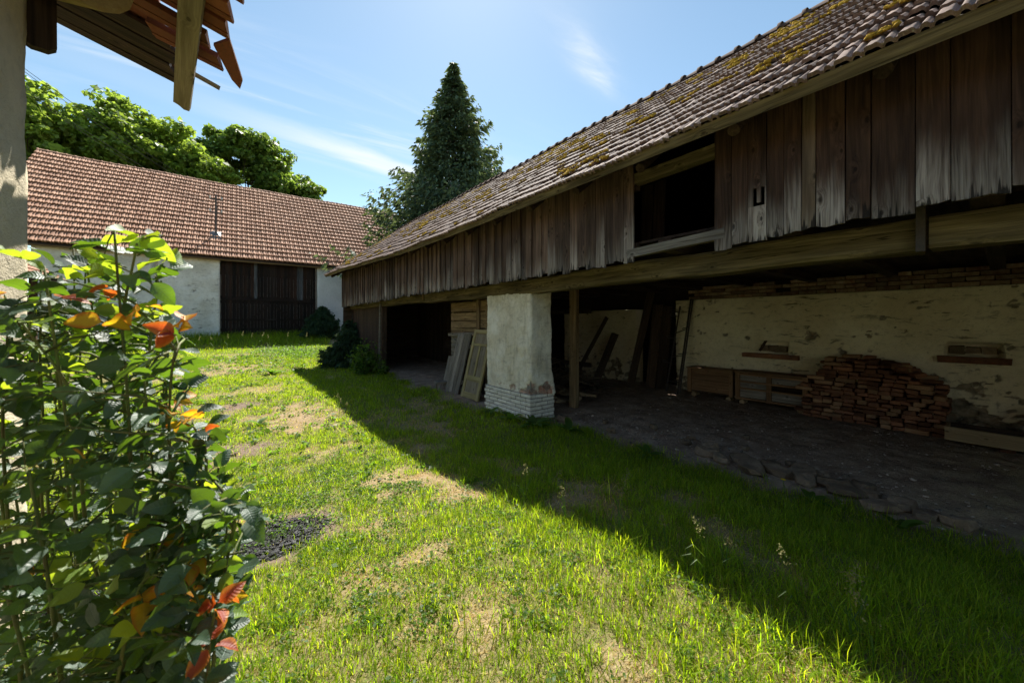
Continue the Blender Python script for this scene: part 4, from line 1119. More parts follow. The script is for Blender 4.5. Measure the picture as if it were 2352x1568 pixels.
hwall('wall', (BX0, BY, 0.75), (1, 0, 0), (0, 0, 1), (0, -0.73 - BX0), (0, 4.95), 0.09, back_disp, M['wall_back'], sb, 0.5)
MB().box((-3.5, 28.36, 4.3), (0.34, 0.06, 2.2)).build('slit_dark_panel', M['dark_void'], sb)  # panel painted near-black for the darkness inside the slit
def back_disp2(u, v):
    n1 = fbm(u * 1.3 + 3, v * 1.3, 4, 84)
    return (n1 - .5) * .05, n1 * 0
wr = hwall('wall', (4.45, BY, 0.3), (1, 0, 0), (0, 0, 1), (0, BX1 - 4.45), (0, 5.4), 0.15, back_disp2, M['wall_back_r'], sb, 0.5)
def back_disp3(u, v):
    n1 = fbm(u * 1.3 + 5, v * 1.3, 4, 85); return (n1 - .5) * .06, np.clip((n1 - .5) * 1.5, 0, 1)
hwall('side_wall', (BX0, 39.5, 0.5), (0, -1, 0), (0, 0, 1), (0, 11.5), (0, 5.2), 0.4, back_disp3, M['wall_back'], sb, 0.4)
MB().box((2.0, 39.6, 3.2), (20.0, 0.4, 5.2)).build('rear_wall', M['wall_back_r'], sb)
MB().box((1.84, 28.9, 0.95), (5.2, 1.8, 0.08)).build('gate_threshold', M['stone'], sb)
# roof
EVY, EVZ, RDY, RDZ = 27.55, 5.62, 35.2, 12.20
RX0, RX1 = -9.6, 12.5
def zsag(x): return -0.10 * math.sin((x - RX0) / (RX1 - RX0) * math.pi) + 0.02 * math.sin(x * 1.1)
mb = MB(); pts = []; fc = []
xs_ = np.linspace(RX0, RX1, 24)
for x in xs_:
    s_ = zsag(x)
    pts += [(x, EVY + .04, EVZ - .05), (x, RDY, RDZ - .06 + s_), (x, 2 * RDY - EVY, EVZ - .05), (x, 2 * RDY - EVY, EVZ - .12), (x, RDY, RDZ - .16 + s_), (x, EVY + .04, EVZ - .10)]
for i in range(len(xs_) - 1):
    for k in range(6): fc.append((i * 6 + k, (i + 1) * 6 + k, (i + 1) * 6 + (k + 1) % 6, i * 6 + (k + 1) % 6))
fc.append((0, 1, 2, 3, 4, 5)); e = (len(xs_) - 1) * 6; fc.append((e + 5, e + 4, e + 3, e + 2, e + 1, e))
mb.poly(pts, fc)
sroof = mb.build('roof', M['darkwood'], sb)
BTW, BROWS = 0.262, 19
def place_back(c, r):
    x = RX0 + (c + .5) * BTW
    s_ = zsag(x)
    E_ = Vector((x, EVY, EVZ - 0.02)); T_ = Vector((x, RDY, RDZ + s_)); s = T_ - E_; ex = s.length / BROWS; sd = s.normalized()
    p = E_ + sd * (ex * r + 0.006 * jit.randn()) + Vector((0.003 * jit.randn(), 0, 0))
    X = Vector((1, 0, 0)); X = (X + sd * 0.008 * jit.randn()).normalized(); Z = X.cross(sd).normalized(); Yv = Z.cross(X)
    m = Matrix(((X[0], Yv[0], Z[0], p[0]), (X[1], Yv[1], Z[1], p[1]), (X[2], Yv[2], Z[2], p[2]), (0, 0, 0, 1)))
    return m @ Matrix.Rotation(0.012 * jit.randn(), 4, 'X')
tile_field(sb, M['tile_back'], int((RX1 - RX0) / BTW), BROWS, place_back, BTW * 1.01, 0.60, 'stone barn', 300, sroof, thick=0.078, lift=0.102, k=1.8)
rtb = ridge_tile_mesh(0.42, 0.13, M['tile_back'])
x = RX0
while x < RX1 - .1:
    ob('ridge_tile', rtb, sroof, frame((x, RDY, RDZ + zsag(x) + .02), (1, 0, 0.02 * jit.randn()), (0, 0, 1))); x += 0.38
board('eave_board', (RX0, EVY + .12, EVZ - .10), (RX1, EVY + .12, EVZ - .10), 0.16, 0.03, (0, -1, 0.0), M['browny'], sroof)
board('eave_soffit', (RX0, 27.83, EVZ - .13), (RX1, 27.83, EVZ - .13), 0.5, 0.02, (0, 0, -1), M['browny'], sroof)
board('verge_board', (RX0 - .02, EVY + .05, EVZ - .06), (RX0 - .02, RDY, RDZ - .08), 0.18, 0.03, (-1, 0, 0), M['browny'], sroof)
gt = MB(); gt.poly([(BX0 + .1, 28.2, 5.6), (BX0 + .1, 38.8, 5.6), (BX0 + .1, RDY, RDZ - .25), (BX0 + .35, 28.2, 5.6), (BX0 + .35, 38.8, 5.6), (BX0 + .35, RDY, RDZ - .25)], [(0, 2, 1), (3, 4, 5), (0, 1, 4, 3), (1, 2, 5, 4), (2, 0, 3, 5)])
gt.build('gable', M['wall_back'], sb)
# gate: rails, braces and upright planks in two tiers
GX0, GX1 = -0.70, 4.42
gate = MB()
for zz in (1.35, 3.05, 3.32, 5.35): gate.box(((GX0 + GX1) / 2, 28.30, zz), (GX1 - GX0, 0.10, 0.16))
gate = gate.build('gate', M['gate'], sb)
x = GX0 + .03
while x < GX1 - .05:
    wd = min(random.uniform(.14, .22), GX1 - .03 - x)
    q = random.random()
    mt = M['gate_blue'] if q < .13 else (M['gate_red'] if q < .55 else M['gate'])
    board('plank', (x + wd / 2, 28.22, 3.26), (x + wd / 2, 28.22, 5.55), wd - .008, .025, (0, -1, 0), mt, gate, bow=.004)
    q = random.random(); mt = M['gate_red'] if q < .15 else M['gate']
    board('plank', (x + wd / 2, 28.20, 0.85), (x + wd / 2, 28.20, 3.16), wd - .008, .025, (0, -1, 0), mt, gate, jag0=.02, bow=.004)
    x += wd
board('gate_rail', (GX0 + .02, 28.15, 3.22), (GX1 - .02, 28.15, 3.20), .14, .06, (0, -1, 0), M['gate'], gate)
board('gate_rail', (GX0 + .02, 28.15, 1.95), (GX1 - .02, 28.15, 1.95), .12, .05, (0, -1, 0), M['gate'], gate)
for (a, b) in (((.1, 1.3), (1.7, 2.9)), ((3.6, 1.3), (2.0, 2.9))):
    board('gate_brace', (a[0], 28.155, a[1]), (b[0], 28.155, b[1]), .11, .04, (0, -1, 0), M['gate'], gate)
board('latch', (1.55, 28.10, 1.97), (2.15, 28.10, 1.97), .05, .05, (0, -1, 0), M['iron'], gate)
board('gate_post', (GX1 - .01, 28.05, 0.8), (GX1 - .01, 28.05, 5.6), .09, .12, (0, -1, 0), M['greywood'], sb)
# electricity mast on the roof with insulators; cables are things of their own
rm_y = 29.3; rm_z = EVZ + (rm_y - EVY) * (RDZ - EVZ) / (RDY - EVY)
mast = empty('roof_mast', (-0.95, rm_y, rm_z), 'dark electricity mast with insulators standing on the pinkish roof', 'mast')
MB().tube([(-0.95, rm_y, rm_z - .3), (-0.95, rm_y, rm_z + 2.55)], .05, 8).build('pole', M['iron'], mast)
MB().poly([(-1.25, rm_y - .35, rm_z - .30), (-.65, rm_y - .35, rm_z - .30), (-.65, rm_y + .3, rm_z + .36), (-1.25, rm_y + .3, rm_z + .36), (-1.0, rm_y, rm_z + .25), (-.9, rm_y, rm_z + .25)],
   [(0, 1, 5, 4), (1, 2, 5), (2, 3, 4, 5), (3, 0, 4)]).build('flashing', M['zinc'], mast)
tips = []
for zz in (2.25, 1.45):
    MB().box((-0.95, rm_y - .03, rm_z + zz), (0.62, .05, .07)).build('crossarm', M['iron'], mast)
    for dx in (-.28, .28):
        MB().tube([(-.95 + dx, rm_y - .03, rm_z + zz + .03), (-.95 + dx, rm_y - .03, rm_z + zz + .10), (-.95 + dx, rm_y - .03, rm_z + zz + .13), (-.95 + dx, rm_y - .03, rm_z + zz + .2)], [.03, .05, .035, .03], 8).build('insulator', M['porcelain'], mast)
        tips.append(Vector((-.95 + dx, rm_y - .05, rm_z + zz + .13)))
ends = [Vector((-10.6, 24.5, 15.2)), Vector((-10.2, 24.5, 14.9)), Vector((-10.6, 24.5, 14.2)), Vector((-10.2, 24.5, 13.9))]
whichw = ['upper left', 'upper right', 'lower left', 'lower right']
for a, b, nm_ in zip(tips, ends, whichw):
    pts = []
    for i in range(17):
        f = i / 16; p = a.lerp(b, f); p.z -= 0.9 * 4 * f * (1 - f) * .5; pts.append(p)
    o = MB().tube(pts, .011, 5).build('power_line', M['cable'], None)
    tag(o, 'thin power line running from the %s insulator of the roof mast' % nm_, 'cable', 'power lines')

# ------------------------------------------------------------------ farmhouse corner at the left
fh = empty('farmhouse', (-1.0, 0, 0.2), 'beige rendered farmhouse corner with broken tiled eaves at the left edge', 'house')
def house_disp(u, v):
    n1 = fbm(u * 2, v * 2, 3, 95); n2 = fbm(u * 14, v * 14, 3, 96)
    return (n1 - .5) * .03 + (n2 - .5) * .012, n1 * 0
hwall('wall', (-0.90, -5.0, 0.0), (0, 1, 0), (0, 0, 1), (0, 8.15), (0, 4.1), 0.05, house_disp, M['wall_house'], fh, 0.3)
hwall('end_wall', (-0.905, 3.15, 0.0), (-1, 0, 0), (0, 0, 1), (0, 4.5), (0, 4.1), 0.08, house_disp, M['wall_house'], fh, 0.3)
def roof_z(x): return 3.86 + (-0.41 - x) * 0.31
# verge boards seen from below
vb = [(3.72, .17, -.42), (3.90, .17, -.40), (4.08, .17, -.41), (4.22, .10, -.37)]
for (y, wd, xend) in vb:
    sk = -.10
    board('verge_board', (xend + (4.2 - y) * 0.10, y, roof_z(xend) + .0), (-2.4, y + .05, roof_z(-2.4)), wd - .006, .028, (0, 0, -1), M['eaves_dark'], fh, jag0=.02, bow=.01)
for k in range(9):      # laths under the tiles, nearer
    y = 3.55 - k * .31
rf_ = MB()
for (y0, y1) in ((-4.5, 4.3),):
    zt0 = 0.05
    rf_.poly([(-.40, y0, roof_z(-.40) + zt0), (-.40, y1, roof_z(-.40) + zt0), (-4.0, y1, roof_z(-4.0) + zt0), (-4.0, y0, roof_z(-4.0) + zt0),
              (-.40, y0, roof_z(-.40) + zt0 + .03), (-.40, y1, roof_z(-.40) + zt0 + .03), (-4.0, y1, roof_z(-4.0) + zt0 + .03), (-4.0, y0, roof_z(-4.0) + zt0 + .03)],
             [(0, 1, 2, 3), (7, 6, 5, 4), (0, 4, 5, 1), (1, 5, 6, 2), (2, 6, 7, 3), (3, 7, 4, 0)])
froof = rf_.build('roof', M['tile_red'], fh)
for x in (-.75, -1.15, -1.6):
    board('lath', (x, -4.4, roof_z(x) + .03), (x, 3.62, roof_z(x) + .03), .09, .03, (0, 0, -1), M['eaves_dark'], fh)
# pale eaves lath that sticks out over the verge
board('eave_lath', (-0.372, 4.33, 3.70), (0.08, 0.4, 3.72), 0.115, 0.035, (-.35, 0, -1), M['eaves_pale'], fh, jag0=.03, rough=.04, nx=6)
board('lath_stub', (-.36, 3.86, 3.80), (-.12, 3.86, 3.72), .13, .03, (0, .4, -1), M['eaves_pale'], fh, jag1=.03)
# eaves tiles, the last ones broken
tcell = mk_mesh('roof_tile', [(-.1, 0, 0), (.1, 0, 0), (.1, .4, 0), (-.1, .4, 0), (-.1, 0, .018), (.1, 0, .018), (.1, .4, .018), (-.1, .4, .018), (-.1, -.0, -.02), (-.085, 0, -.02), (-.085, .4, -.02), (-.1, .4, -.02), (.02, 0, -.014), (.045, 0, -.014), (.045, .4, -.014), (.02, .4, -.014), (.02, 0, 0), (.045, 0, 0), (.045, .4, 0), (.02, .4, 0)],
    [(0, 3, 2, 1), (4, 5, 6, 7), (0, 1, 5, 4), (1, 2, 6, 5), (2, 3, 7, 6), (3, 0, 4, 7), (8, 11, 10, 9), (8, 9, 1, 0), (9, 10, 2, 1), (10, 11, 3, 2), (11, 8, 0, 3), (12, 15, 14, 13), (12, 13, 17, 16), (13, 14, 18, 17), (14, 15, 19, 18), (15, 12, 16, 19)], M['tile_red'])
def eave_tile(xl, y, zl, tilt=.28, yaw=0.0, me=tcell, sc=1.0):
    # local X along -y (eave), local Y up-slope (-x)
    X = Vector((0.1, 1, 0)).normalized(); Y_ = Vector((-1, 0.1, tilt)).normalized(); Z = X.cross(Y_)
    m = Matrix(((X[0], Y_[0], Z[0], xl), (X[1], Y_[1], Z[1], y), (X[2], Y_[2], Z[2], zl), (0, 0, 0, 1)))
    ob('roof_tile', me, fh, m @ Matrix.Rotation(yaw, 4, 'Z') @ Matrix.Scale(sc, 4))
yy = 3.52; k = 0
while yy > -4:
    xl = -.07 + 0.112 * (3.5 - yy) * (1 if yy > 1 else 0) + (0.28 if yy <= 1 else 0)
    if k == 1: eave_tile(xl - .10, yy, 3.745, .30, .05)
    elif k == 0: eave_tile(xl - .015, yy, 3.73, .30, -.03)
    else: eave_tile(xl + random.uniform(-.02, .02), yy, 3.735 + random.uniform(-.008, .008), .30, random.uniform(-.04, .04))
    yy -= .205; k += 1
o = MB().poly([(-.12, 3.30, 3.72), (-.03, 3.20, 3.74), (.045, 3.42, 3.60), (.03, 3.47, 3.56), (-.02, 3.45, 3.60), (-.12, 3.30, 3.74), (-.03, 3.20, 3.76), (.045, 3.42, 3.62), (.03, 3.47, 3.58), (-.02, 3.45, 3.62)],
   [(0, 4, 3, 2, 1), (5, 6, 7, 8, 9), (0, 1, 6, 5), (1, 2, 7, 6), (2, 3, 8, 7), (3, 4, 9, 8), (4, 0, 5, 9)]).build('broken_tile', M['tile_red'], fh)
# purlin end and hanging plank at the wall corner
lg = MB(); NB = 14
def ring(y, r):      # round timber end, its body running back to the left into the wall
    f = (y - 3.0) / 1.15
    return [(-.605 - .75 * f + r * math.cos(2 * math.pi * k / NB), 3.0 + .35 * f + .25 * r * math.cos(2 * math.pi * k / NB), 3.665 + .12 * f + r * math.sin(2 * math.pi * k / NB)) for k in range(NB)]
lg.poly(ring(3.0, .118) + ring(3.02, .145) + ring(4.15, .15), [tuple(range(NB))] + [(a * NB + k, a * NB + (k + 1) % NB, (a + 1) * NB + (k + 1) % NB, (a + 1) * NB + k) for a in (0, 1) for k in range(NB)])
lg.build('purlin_end', M['log'], fh)
board('hanging_plank', (-.885, 3.22, 3.34), (-.885, 3.20, 4.2), .15, .06, (.3, -1, 0), M['eaves_dark'], fh, jag0=.03, ny=6)

# ------------------------------------------------------------------ tiled wing beyond the farmhouse
sh = empty('tiled_shed', (-6.5, 15, 0.3), 'low shed roof of ribbed reddish tiles jutting out behind the rose bush', 'shed')
SE = lambda y: Vector((-5.0, y, 3.28))
ST = lambda y: Vector((-9.0, y, 6.35))
mb = MB(); mb.poly([(-5.0, 4.6, 3.24), (-5.0, 21, 3.24), (-9, 21, 6.31), (-9, 4.6, 6.31), (-5.0, 4.6, 3.17), (-5.0, 21, 3.17), (-9, 21, 6.24), (-9, 4.6, 6.24)],
   [(0, 1, 2, 3), (7, 6, 5, 4), (0, 4, 5, 1), (1, 5, 6, 2), (2, 6, 7, 3), (3, 7, 4, 0)])
shr = mb.build('roof', M['darkwood'], sh)
SROWS = 16
def place_shed(c, r):
    y = 20.95 - (c + .5) * .205
    s = ST(y) - SE(y); sd = s.normalized(); p = SE(y) + sd * (s.length / SROWS * r + .006 * jit.randn())
    X = Vector((0, -1, 0)) * -1; Z = X.cross(sd); 
    if Z.z < 0: X = -X; Z = X.cross(sd)
    Yv = Z.cross(X)
    return Matrix(((X[0], Yv[0], Z[0], p[0]), (X[1], Yv[1], Z[1], p[1]), (X[2], Yv[2], Z[2], p[2]), (0, 0, 0, 1))) @ Matrix.Rotation(.012 * jit.randn(), 4, 'X')
tile_field(sh, M['tile_back'], 38, SROWS, place_shed, .208, .36, 'shed', 120, shr)
MB().box((-7.0, 12.5, 1.8), (.3, 15.5, 3.3)).build('wall', M['wall_house'], sh)
for yy in (8.0, 14.0, 20.2): board('post', (-5.6, yy, 0.2), (-5.6, yy, 3.6), .16, .16, (1, 0, 0), M['darkwood'], sh)
board('eave_board', (-5.03, 4.7, 3.20), (-5.03, 21, 3.20), .1, .03, (1, 0, 0), M['darkwood'], shr)

# ------------------------------------------------------------------ trees and shrubs
def leaf_quads(C, N_, size, r, aspect=1.6, up=None):
    """quads centred on C (n,3), random orientation biased to normals N_ (n,3)"""
    n = len(C)
    a = r.normal(size=(n, 3)) * 0.75 + N_; a /= np.linalg.norm(a, axis=1)[:, None] + 1e-9
    t1 = np.cross(a, r.normal(size=(n, 3))); t1 /= np.linalg.norm(t1, axis=1)[:, None] + 1e-9
    t2 = np.cross(a, t1)
    s = (size * r.lognormal(0, .3, n))[:, None]
    P = np.stack([C - t1 * s * aspect, C + t2 * s * .9 + a * s * .25, C + t1 * s * aspect, C - t2 * s * .9 + a * s * .25], 1)
    F = np.arange(n * 4).reshape(n, 4)
    return P.reshape(-1, 3), F
def limb(mb_, a, b, r0, r1, r, n=5, wob=.08):
    a = np.array(a, float); b = np.array(b, float); L = np.linalg.norm(b - a)
    pts = [Vector(a + (b - a) * f + r.normal(size=3) * wob * L * math.sin(math.pi * f)) for f in np.linspace(0, 1, n)]
    mb_.tube(pts, list(np.linspace(r0, r1, n)), 7); return pts
def broad_tree(name, label, base, lobes, leafm, seed, nclump=130, nleaf=150, leaf=.17, clump=1.0, trunk=.5, dead=None):
    """lobes: list of (centre, radii): the crown's big masses"""
    r = np.random.RandomState(seed)
    tr_ = empty(name, base, label, 'tree', 'leafy trees behind the stone barn')
    tb = MB()
    top = max(l[0][2] for l in lobes); bx_ = np.array(base)
    stem = limb(tb, bx_, (np.mean([l[0][0] for l in lobes]), np.mean([l[0][1] for l in lobes]), base[2] + (top - base[2]) * .62), trunk, trunk * .45, r, 7, .03)
    Cs = []; Ns = []
    vol = np.array([l[1][0] * l[1][1] + l[1][0] * l[1][2] for l in lobes]); vol = vol / vol.sum()
    for (c_, rad), wgt in zip(lobes, vol):
        c_ = np.array(c_, float); rad = np.array(rad, float)
        p0 = stem[3 + r.randint(0, 4)]
        m_ = limb(tb, p0, c_ - np.array([0, 0, rad[2] * .3]), trunk * .4, trunk * .14, r, 5, .06)
        n = int(nclump * wgt)
        for k in range(n):
            d = r.normal(size=3); d /= np.linalg.norm(d)
            if d[2] < -.55: d[2] *= -1
            rr = r.uniform(.62, 1.03) if r.rand() < .8 else r.uniform(.25, .6)
            cc = c_ + d * rad * rr * (0.86 + 0.28 * vnoise(d[0] * 2.3 + seed, d[1] * 2.3 + d[2] * 2, seed))
            if k % 4 == 0: limb(tb, m_[-1 - r.randint(0, 2)], cc, trunk * .09, .015, r, 4, .08)
            m2 = int(nleaf * r.uniform(.5, 1.3)); q = r.normal(size=(m2, 3)); q /= np.linalg.norm(q, axis=1)[:, None]
            cr = clump * r.uniform(.6, 1.25)
            P = cc + q * (r.uniform(.3, 1, (m2, 1)) ** .6) * cr * np.array([1.15, 1.15, .62])
            Cs.append(P); Ns.append(q * .6 + np.array([0, 0, .7]))
    tb.build('trunk', M['bark'], tr_, True)
    P, F = leaf_quads(np.concatenate(Cs), np.concatenate(Ns), leaf, r, 1.25)
    ob('crown', np_mesh('crown', P, F, leafm), tr_)
    if dead:
        db = MB()
        for (a, b) in dead:
            pts = limb(db, a, b, .09, .015, r, 6, .06)
            for k in range(7):
                p = pts[1 + k % 5]; e_ = np.array(p) + r.normal(size=3) * np.array([1, 1, .7]) * 1.1 + np.array([0, 0, .5]); limb(db, p, e_, .03, .008, r, 4, .08)
        db.build('bare_branch', M['bark'], tr_)
    return tr_
broad_tree('leafy_tree', 'broad bright green tree at the left behind the stone barn, with bare twigs', (-12.5, 47.5, 0.5),
   [((-17.0, 44.5, 12.0), (4.2, 3.5, 4.6)), ((-12.4, 46.5, 15.2), (4.8, 4, 4.4)), ((-14.0, 45, 10.5), (5, 4, 4)), ((-18.5, 43, 15.0), (2.2, 2.2, 1.6))], M['broadleaf'], 21, 250, 200, .145, 1.0, .5,
   dead=[((-15, 45, 12), (-18.6, 44, 17.0)), ((-15.5, 45, 12.5), (-16.8, 45, 18.0))])
broad_tree('leafy_tree', 'tall domed green tree in the middle behind the stone barn', (-6.5, 49, 0.5),
   [((-6.6, 48, 17.2), (4.2, 4, 5.0)), ((-9.0, 47, 15.2), (3.8, 3.6, 4.2)), ((-3.2, 48, 14.2), (4.2, 4, 4.2)), ((-6.5, 46.5, 11.5), (6.5, 4, 3.6))], M['broadleaf'], 22, 330, 200, .145, 1.05, .55)
broad_tree('leafy_tree', 'darker green tree standing right of the domed tree behind the ridge', (2.0, 53, 0.5),
   [((1.2, 53, 19.2), (4.4, 4, 4.6)), ((-2.2, 53, 18.3), (2.6, 2.6, 3.4)), ((5.4, 53, 16.2), (4.2, 4, 4.4)), ((2.0, 52, 13.0), (6.5, 4, 4)), ((8.4, 54, 13.8), (2.6, 2.4, 3.0))], M['broadleaf_dk'], 23, 360, 200, .155, 1.1, .6)
broad_tree('leafy_tree', 'small pale green drooping tree just above the ridge of the stone barn', (5.6, 45, 0.5),
   [((5.6, 45, 12.3), (2.6, 2, 1.9)), ((3.0, 44.5, 11.6), (2.2, 2, 1.6))], M['broadleaf_lt'], 24, 80, 170, .15, .9, .3)
broad_tree('leafy_tree', 'low green tree at the left corner of the stone barn', (-11.0, 32.5, 0.5),
   [((-11.0, 32, 4.2), (2.2, 2.2, 3.4)), ((-12.5, 33, 6.5), (2.2, 2.2, 3.2))], M['broadleaf_dk'], 25, 50, 130, .12, .7, .25)

def conifer(name, label, base, H, R0, seed, nbr=330, spr=110, m='conifer', size=.16, cat='tree', zlow=.10):
    r = np.random.RandomState(seed)
    o = empty(name, base, label, cat)
    bx_, by_, bz_ = base
    tb = MB(); tb.tube([(bx_, by_, bz_), (bx_ + .1, by_, bz_ + H * .5), (bx_, by_, bz_ + H * .97)], [H * .022, H * .013, .02], 8)
    P = []; N_ = []; D = []
    for k in range(nbr):
        f = zlow + (1 - zlow) * (k + r.rand()) / nbr
        prof = (1 - f) ** (1.0 if H > 15 else .82) * (0.86 + .28 * vnoise(f * 9 + seed, 0.5, seed)) + .012
        a = k * 2.39996 + r.normal() * .3
        prof *= 0.78 + 0.5 * vnoise(math.cos(a) * 1.7 + 5, math.sin(a) * 1.7 + f * 7, seed + 3)
        L = R0 * prof * (r.uniform(.66, .95) if r.rand() < .72 else r.uniform(.95, 1.1))
        dirh = np.array([math.cos(a), math.sin(a), 0]); z0 = bz_ + H * f
        n = max(12, int(spr * (L / R0) ** .8 * 1.25))
        u = r.uniform(.12, 1, n) ** .75
        arch = (0.08 * u - 0.40 * u ** 2 + .44 * u ** 4) * L
        c_ = np.array([bx_, by_, z0]) + u[:, None] * L * dirh + np.array([0, 0, 1]) * arch[:, None]
        wdt = L * .20 * (1.15 - u) + .10
        side = np.array([-dirh[1], dirh[0], 0])
        off = r.normal(size=n)
        c_ = c_ + side * (off * wdt)[:, None] + np.array([0, 0, -1]) * (np.abs(r.normal(size=n)) * .32 * (wdt + .12))[:, None]
        P.append(c_); dv_ = dirh * (.55 + .3 * r.rand(n))[:, None] + side * (off * .5)[:, None] + np.array([0, 0, -1]) * r.uniform(.15, 1.15, n)[:, None]
        D.append(dv_)
        if k % 3 == 0 and L > .5: tb.tube([(bx_, by_, z0), tuple(np.array([bx_, by_, z0]) + dirh * L * .5), tuple(np.array([bx_, by_, z0 - .1 * L]) + dirh * L * .85)], [.05, .03, .01], 5)
    P = np.concatenate(P); D = np.concatenate(D); D /= np.linalg.norm(D, axis=1)[:, None]
    n = len(P); s = (size * r.lognormal(0, .3, n))[:, None]
    t1 = np.cross(D, r.normal(size=(n, 3))); t1 /= np.linalg.norm(t1, axis=1)[:, None]
    t2 = np.cross(D, t1)
    Q = np.stack([P - D * s * .6, P + t1 * s * .42 + t2 * s * .1, P + D * s * 1.5, P - t1 * s * .42 - t2 * s * .1], 1).reshape(-1, 3)
    tb.build('trunk', M['bark'], o, True)
    ob('crown', np_mesh('crown', Q, np.arange(n * 4).reshape(n, 4), M[m]), o)
conifer('conifer_tree', 'tall dark conical conifer rising behind the timber barn', (13.7, 26.0, 0.5), 21.6, 9.6, 31, 600, 185, 'conifer', .15, 'tree', .2)
conifer('conifer_tree', 'smaller conifer tip showing left of the tall conifer above the barn eave', (9.6, 23.6, 0.5), 8.6, 2.3, 33, 170, 110, 'conifer', .12, 'tree', .3)
conifer('juniper_shrub', 'rounded dark juniper shrub in front of the right gate jamb', (4.55, 26.6, 0.85), 2.0, 1.55, 41, 150, 140, 'juniper', .07, 'shrub', .02)
conifer('juniper_shrub', 'spreading dark evergreen shrub at the far corner of the timber barn', (3.65, 15.9, 0.05), 1.5, 1.25, 42, 130, 150, 'juniper', .055, 'shrub', .02)
conifer('juniper_shrub', 'second dark evergreen behind the spreading shrub at the barn corner', (4.1, 17.6, 0.2), 1.7, 1.0, 43, 100, 120, 'juniper', .06, 'shrub', .02)
def leafy_bush(name, label, base, rad, h, seed, n=26, leaf=.03, nl=60, m='broadleaf_dk', cat='bush'):
    r = np.random.RandomState(seed); o = empty(name, base, label, cat); tb = MB(); C = []; N_ = []
    for k in range(n):
        a = r.uniform(0, 6.28); q = r.rand() ** .5 * rad
        tip = np.array(base) + np.array([math.cos(a) * q, math.sin(a) * q, h * r.uniform(.45, 1) * (1.1 - .5 * q / rad)])
        pts = limb(tb, np.array(base) + r.normal(size=3) * np.array([.06, .06, 0]), tip, .012, .004, r, 5, .1)
        for i in range(nl):
            f = r.uniform(.25, 1.05); p = np.array(pts[min(4, int(f * 4))]); C.append(p + r.normal(size=3) * rad * .16); N_.append((0, 0, .8))
    tb.build('stems', M['bark'], o)
    P, F = leaf_quads(np.array(C), np.array(N_), leaf, r, 1.4); ob('foliage', np_mesh('foliage', P, F, M[m]), o)
leafy_bush('leafy_bush', 'loose leafy bush in the shade before the barn bay', (3.55, 13.3, 0.0), .62, 1.25, 51, 34, .032, 55, 'weed')
leafy_bush('leafy_bush', 'small leafy sapling by the post of the barn bay', (3.95, 12.6, 0.0), .22, .75, 52, 12, .03, 30, 'weed')
leafy_bush('leafy_bush', 'dark scrub at the foot of the stone barn wall left of the gate', (-3.2, 26.6, 0.8), .8, 1.3, 53, 40, .04, 70)
leafy_bush('leafy_bush', 'dark scrub under the jutting shed roof', (-6.2, 25.6, 0.8), .9, 1.7, 54, 40, .05, 70)

# ------------------------------------------------------------------ rose bush (foreground)
rose = empty('rose_bush', (-0.2, 1.25, 0.3), 'tall rose bush with green, yellow and red leaves in the left foreground', 'bush')
canes = [[(-.2, 1.4, .3), (-.2, 1.4, .67), (-.21, 1.35, 1.29), (-.21, 1.22, 1.74), (-.16, 1.06, 1.96)], [(-.3, 1.55, .3), (-.33, 1.62, .56), (-.35, 1.45, 1.45), (-.34, 1.31, 1.90)],
  [(-.12, 1.25, .3), (-.10, 1.2, .78), (-.11, 1.08, 1.41), (-.10, .97, 1.68), (-.07, .90, 1.84)], [(-.1, 1.25, .3), (-.06, 1.17, .78), (-.02, 1.01, 1.24), (0, .93, 1.41), (-.01, .91, 1.46)],
  [(-.08, 1.15, .3), (-.04, .97, .91), (-.04, .90, 1.17), (-.03, .87, 1.27)], [(-.42, 1.55, .3), (-.45, 1.59, .67), (-.45, 1.46, 1.47), (-.39, 1.29, 1.84)],
  [(-.2, 1.35, .3), (-.19, 1.33, .73), (-.27, 1.27, 1.29), (-.27, 1.18, 1.62), (-.33, 1.14, 1.80)], [(-.15, 1.28, .3), (-.12, 1.21, .78), (-.07, 1.12, 1.24), (-.05, 1.04, 1.50), (-.07, 1.03, 1.58)],
  [(-.15, 1.25, .3), (-.14, 1.23, .78), (-.03, 1.02, 1.16), (.01, .94, 1.29), (.035, .91, 1.335)], [(-.5, 1.6, .3), (-.58, 1.69, .67), (-.56, 1.54, 1.52), (-.48, 1.42, 1.90)],
  [(-.24, 1.42, .3), (-.23, 1.42, .67), (-.18, 1.26, 1.52), (-.15, 1.18, 1.82), (-.12, 1.09, 1.92)], [(-.25, 1.25, .3), (-.29, 1.22, .9), (-.28, 1.08, 1.3), (-.29, 1.03, 1.54)],
  [(-.2, 1.2, .3), (-.21, 1.16, .9), (-.16, 1.02, 1.24), (-.11, .94, 1.37)]]
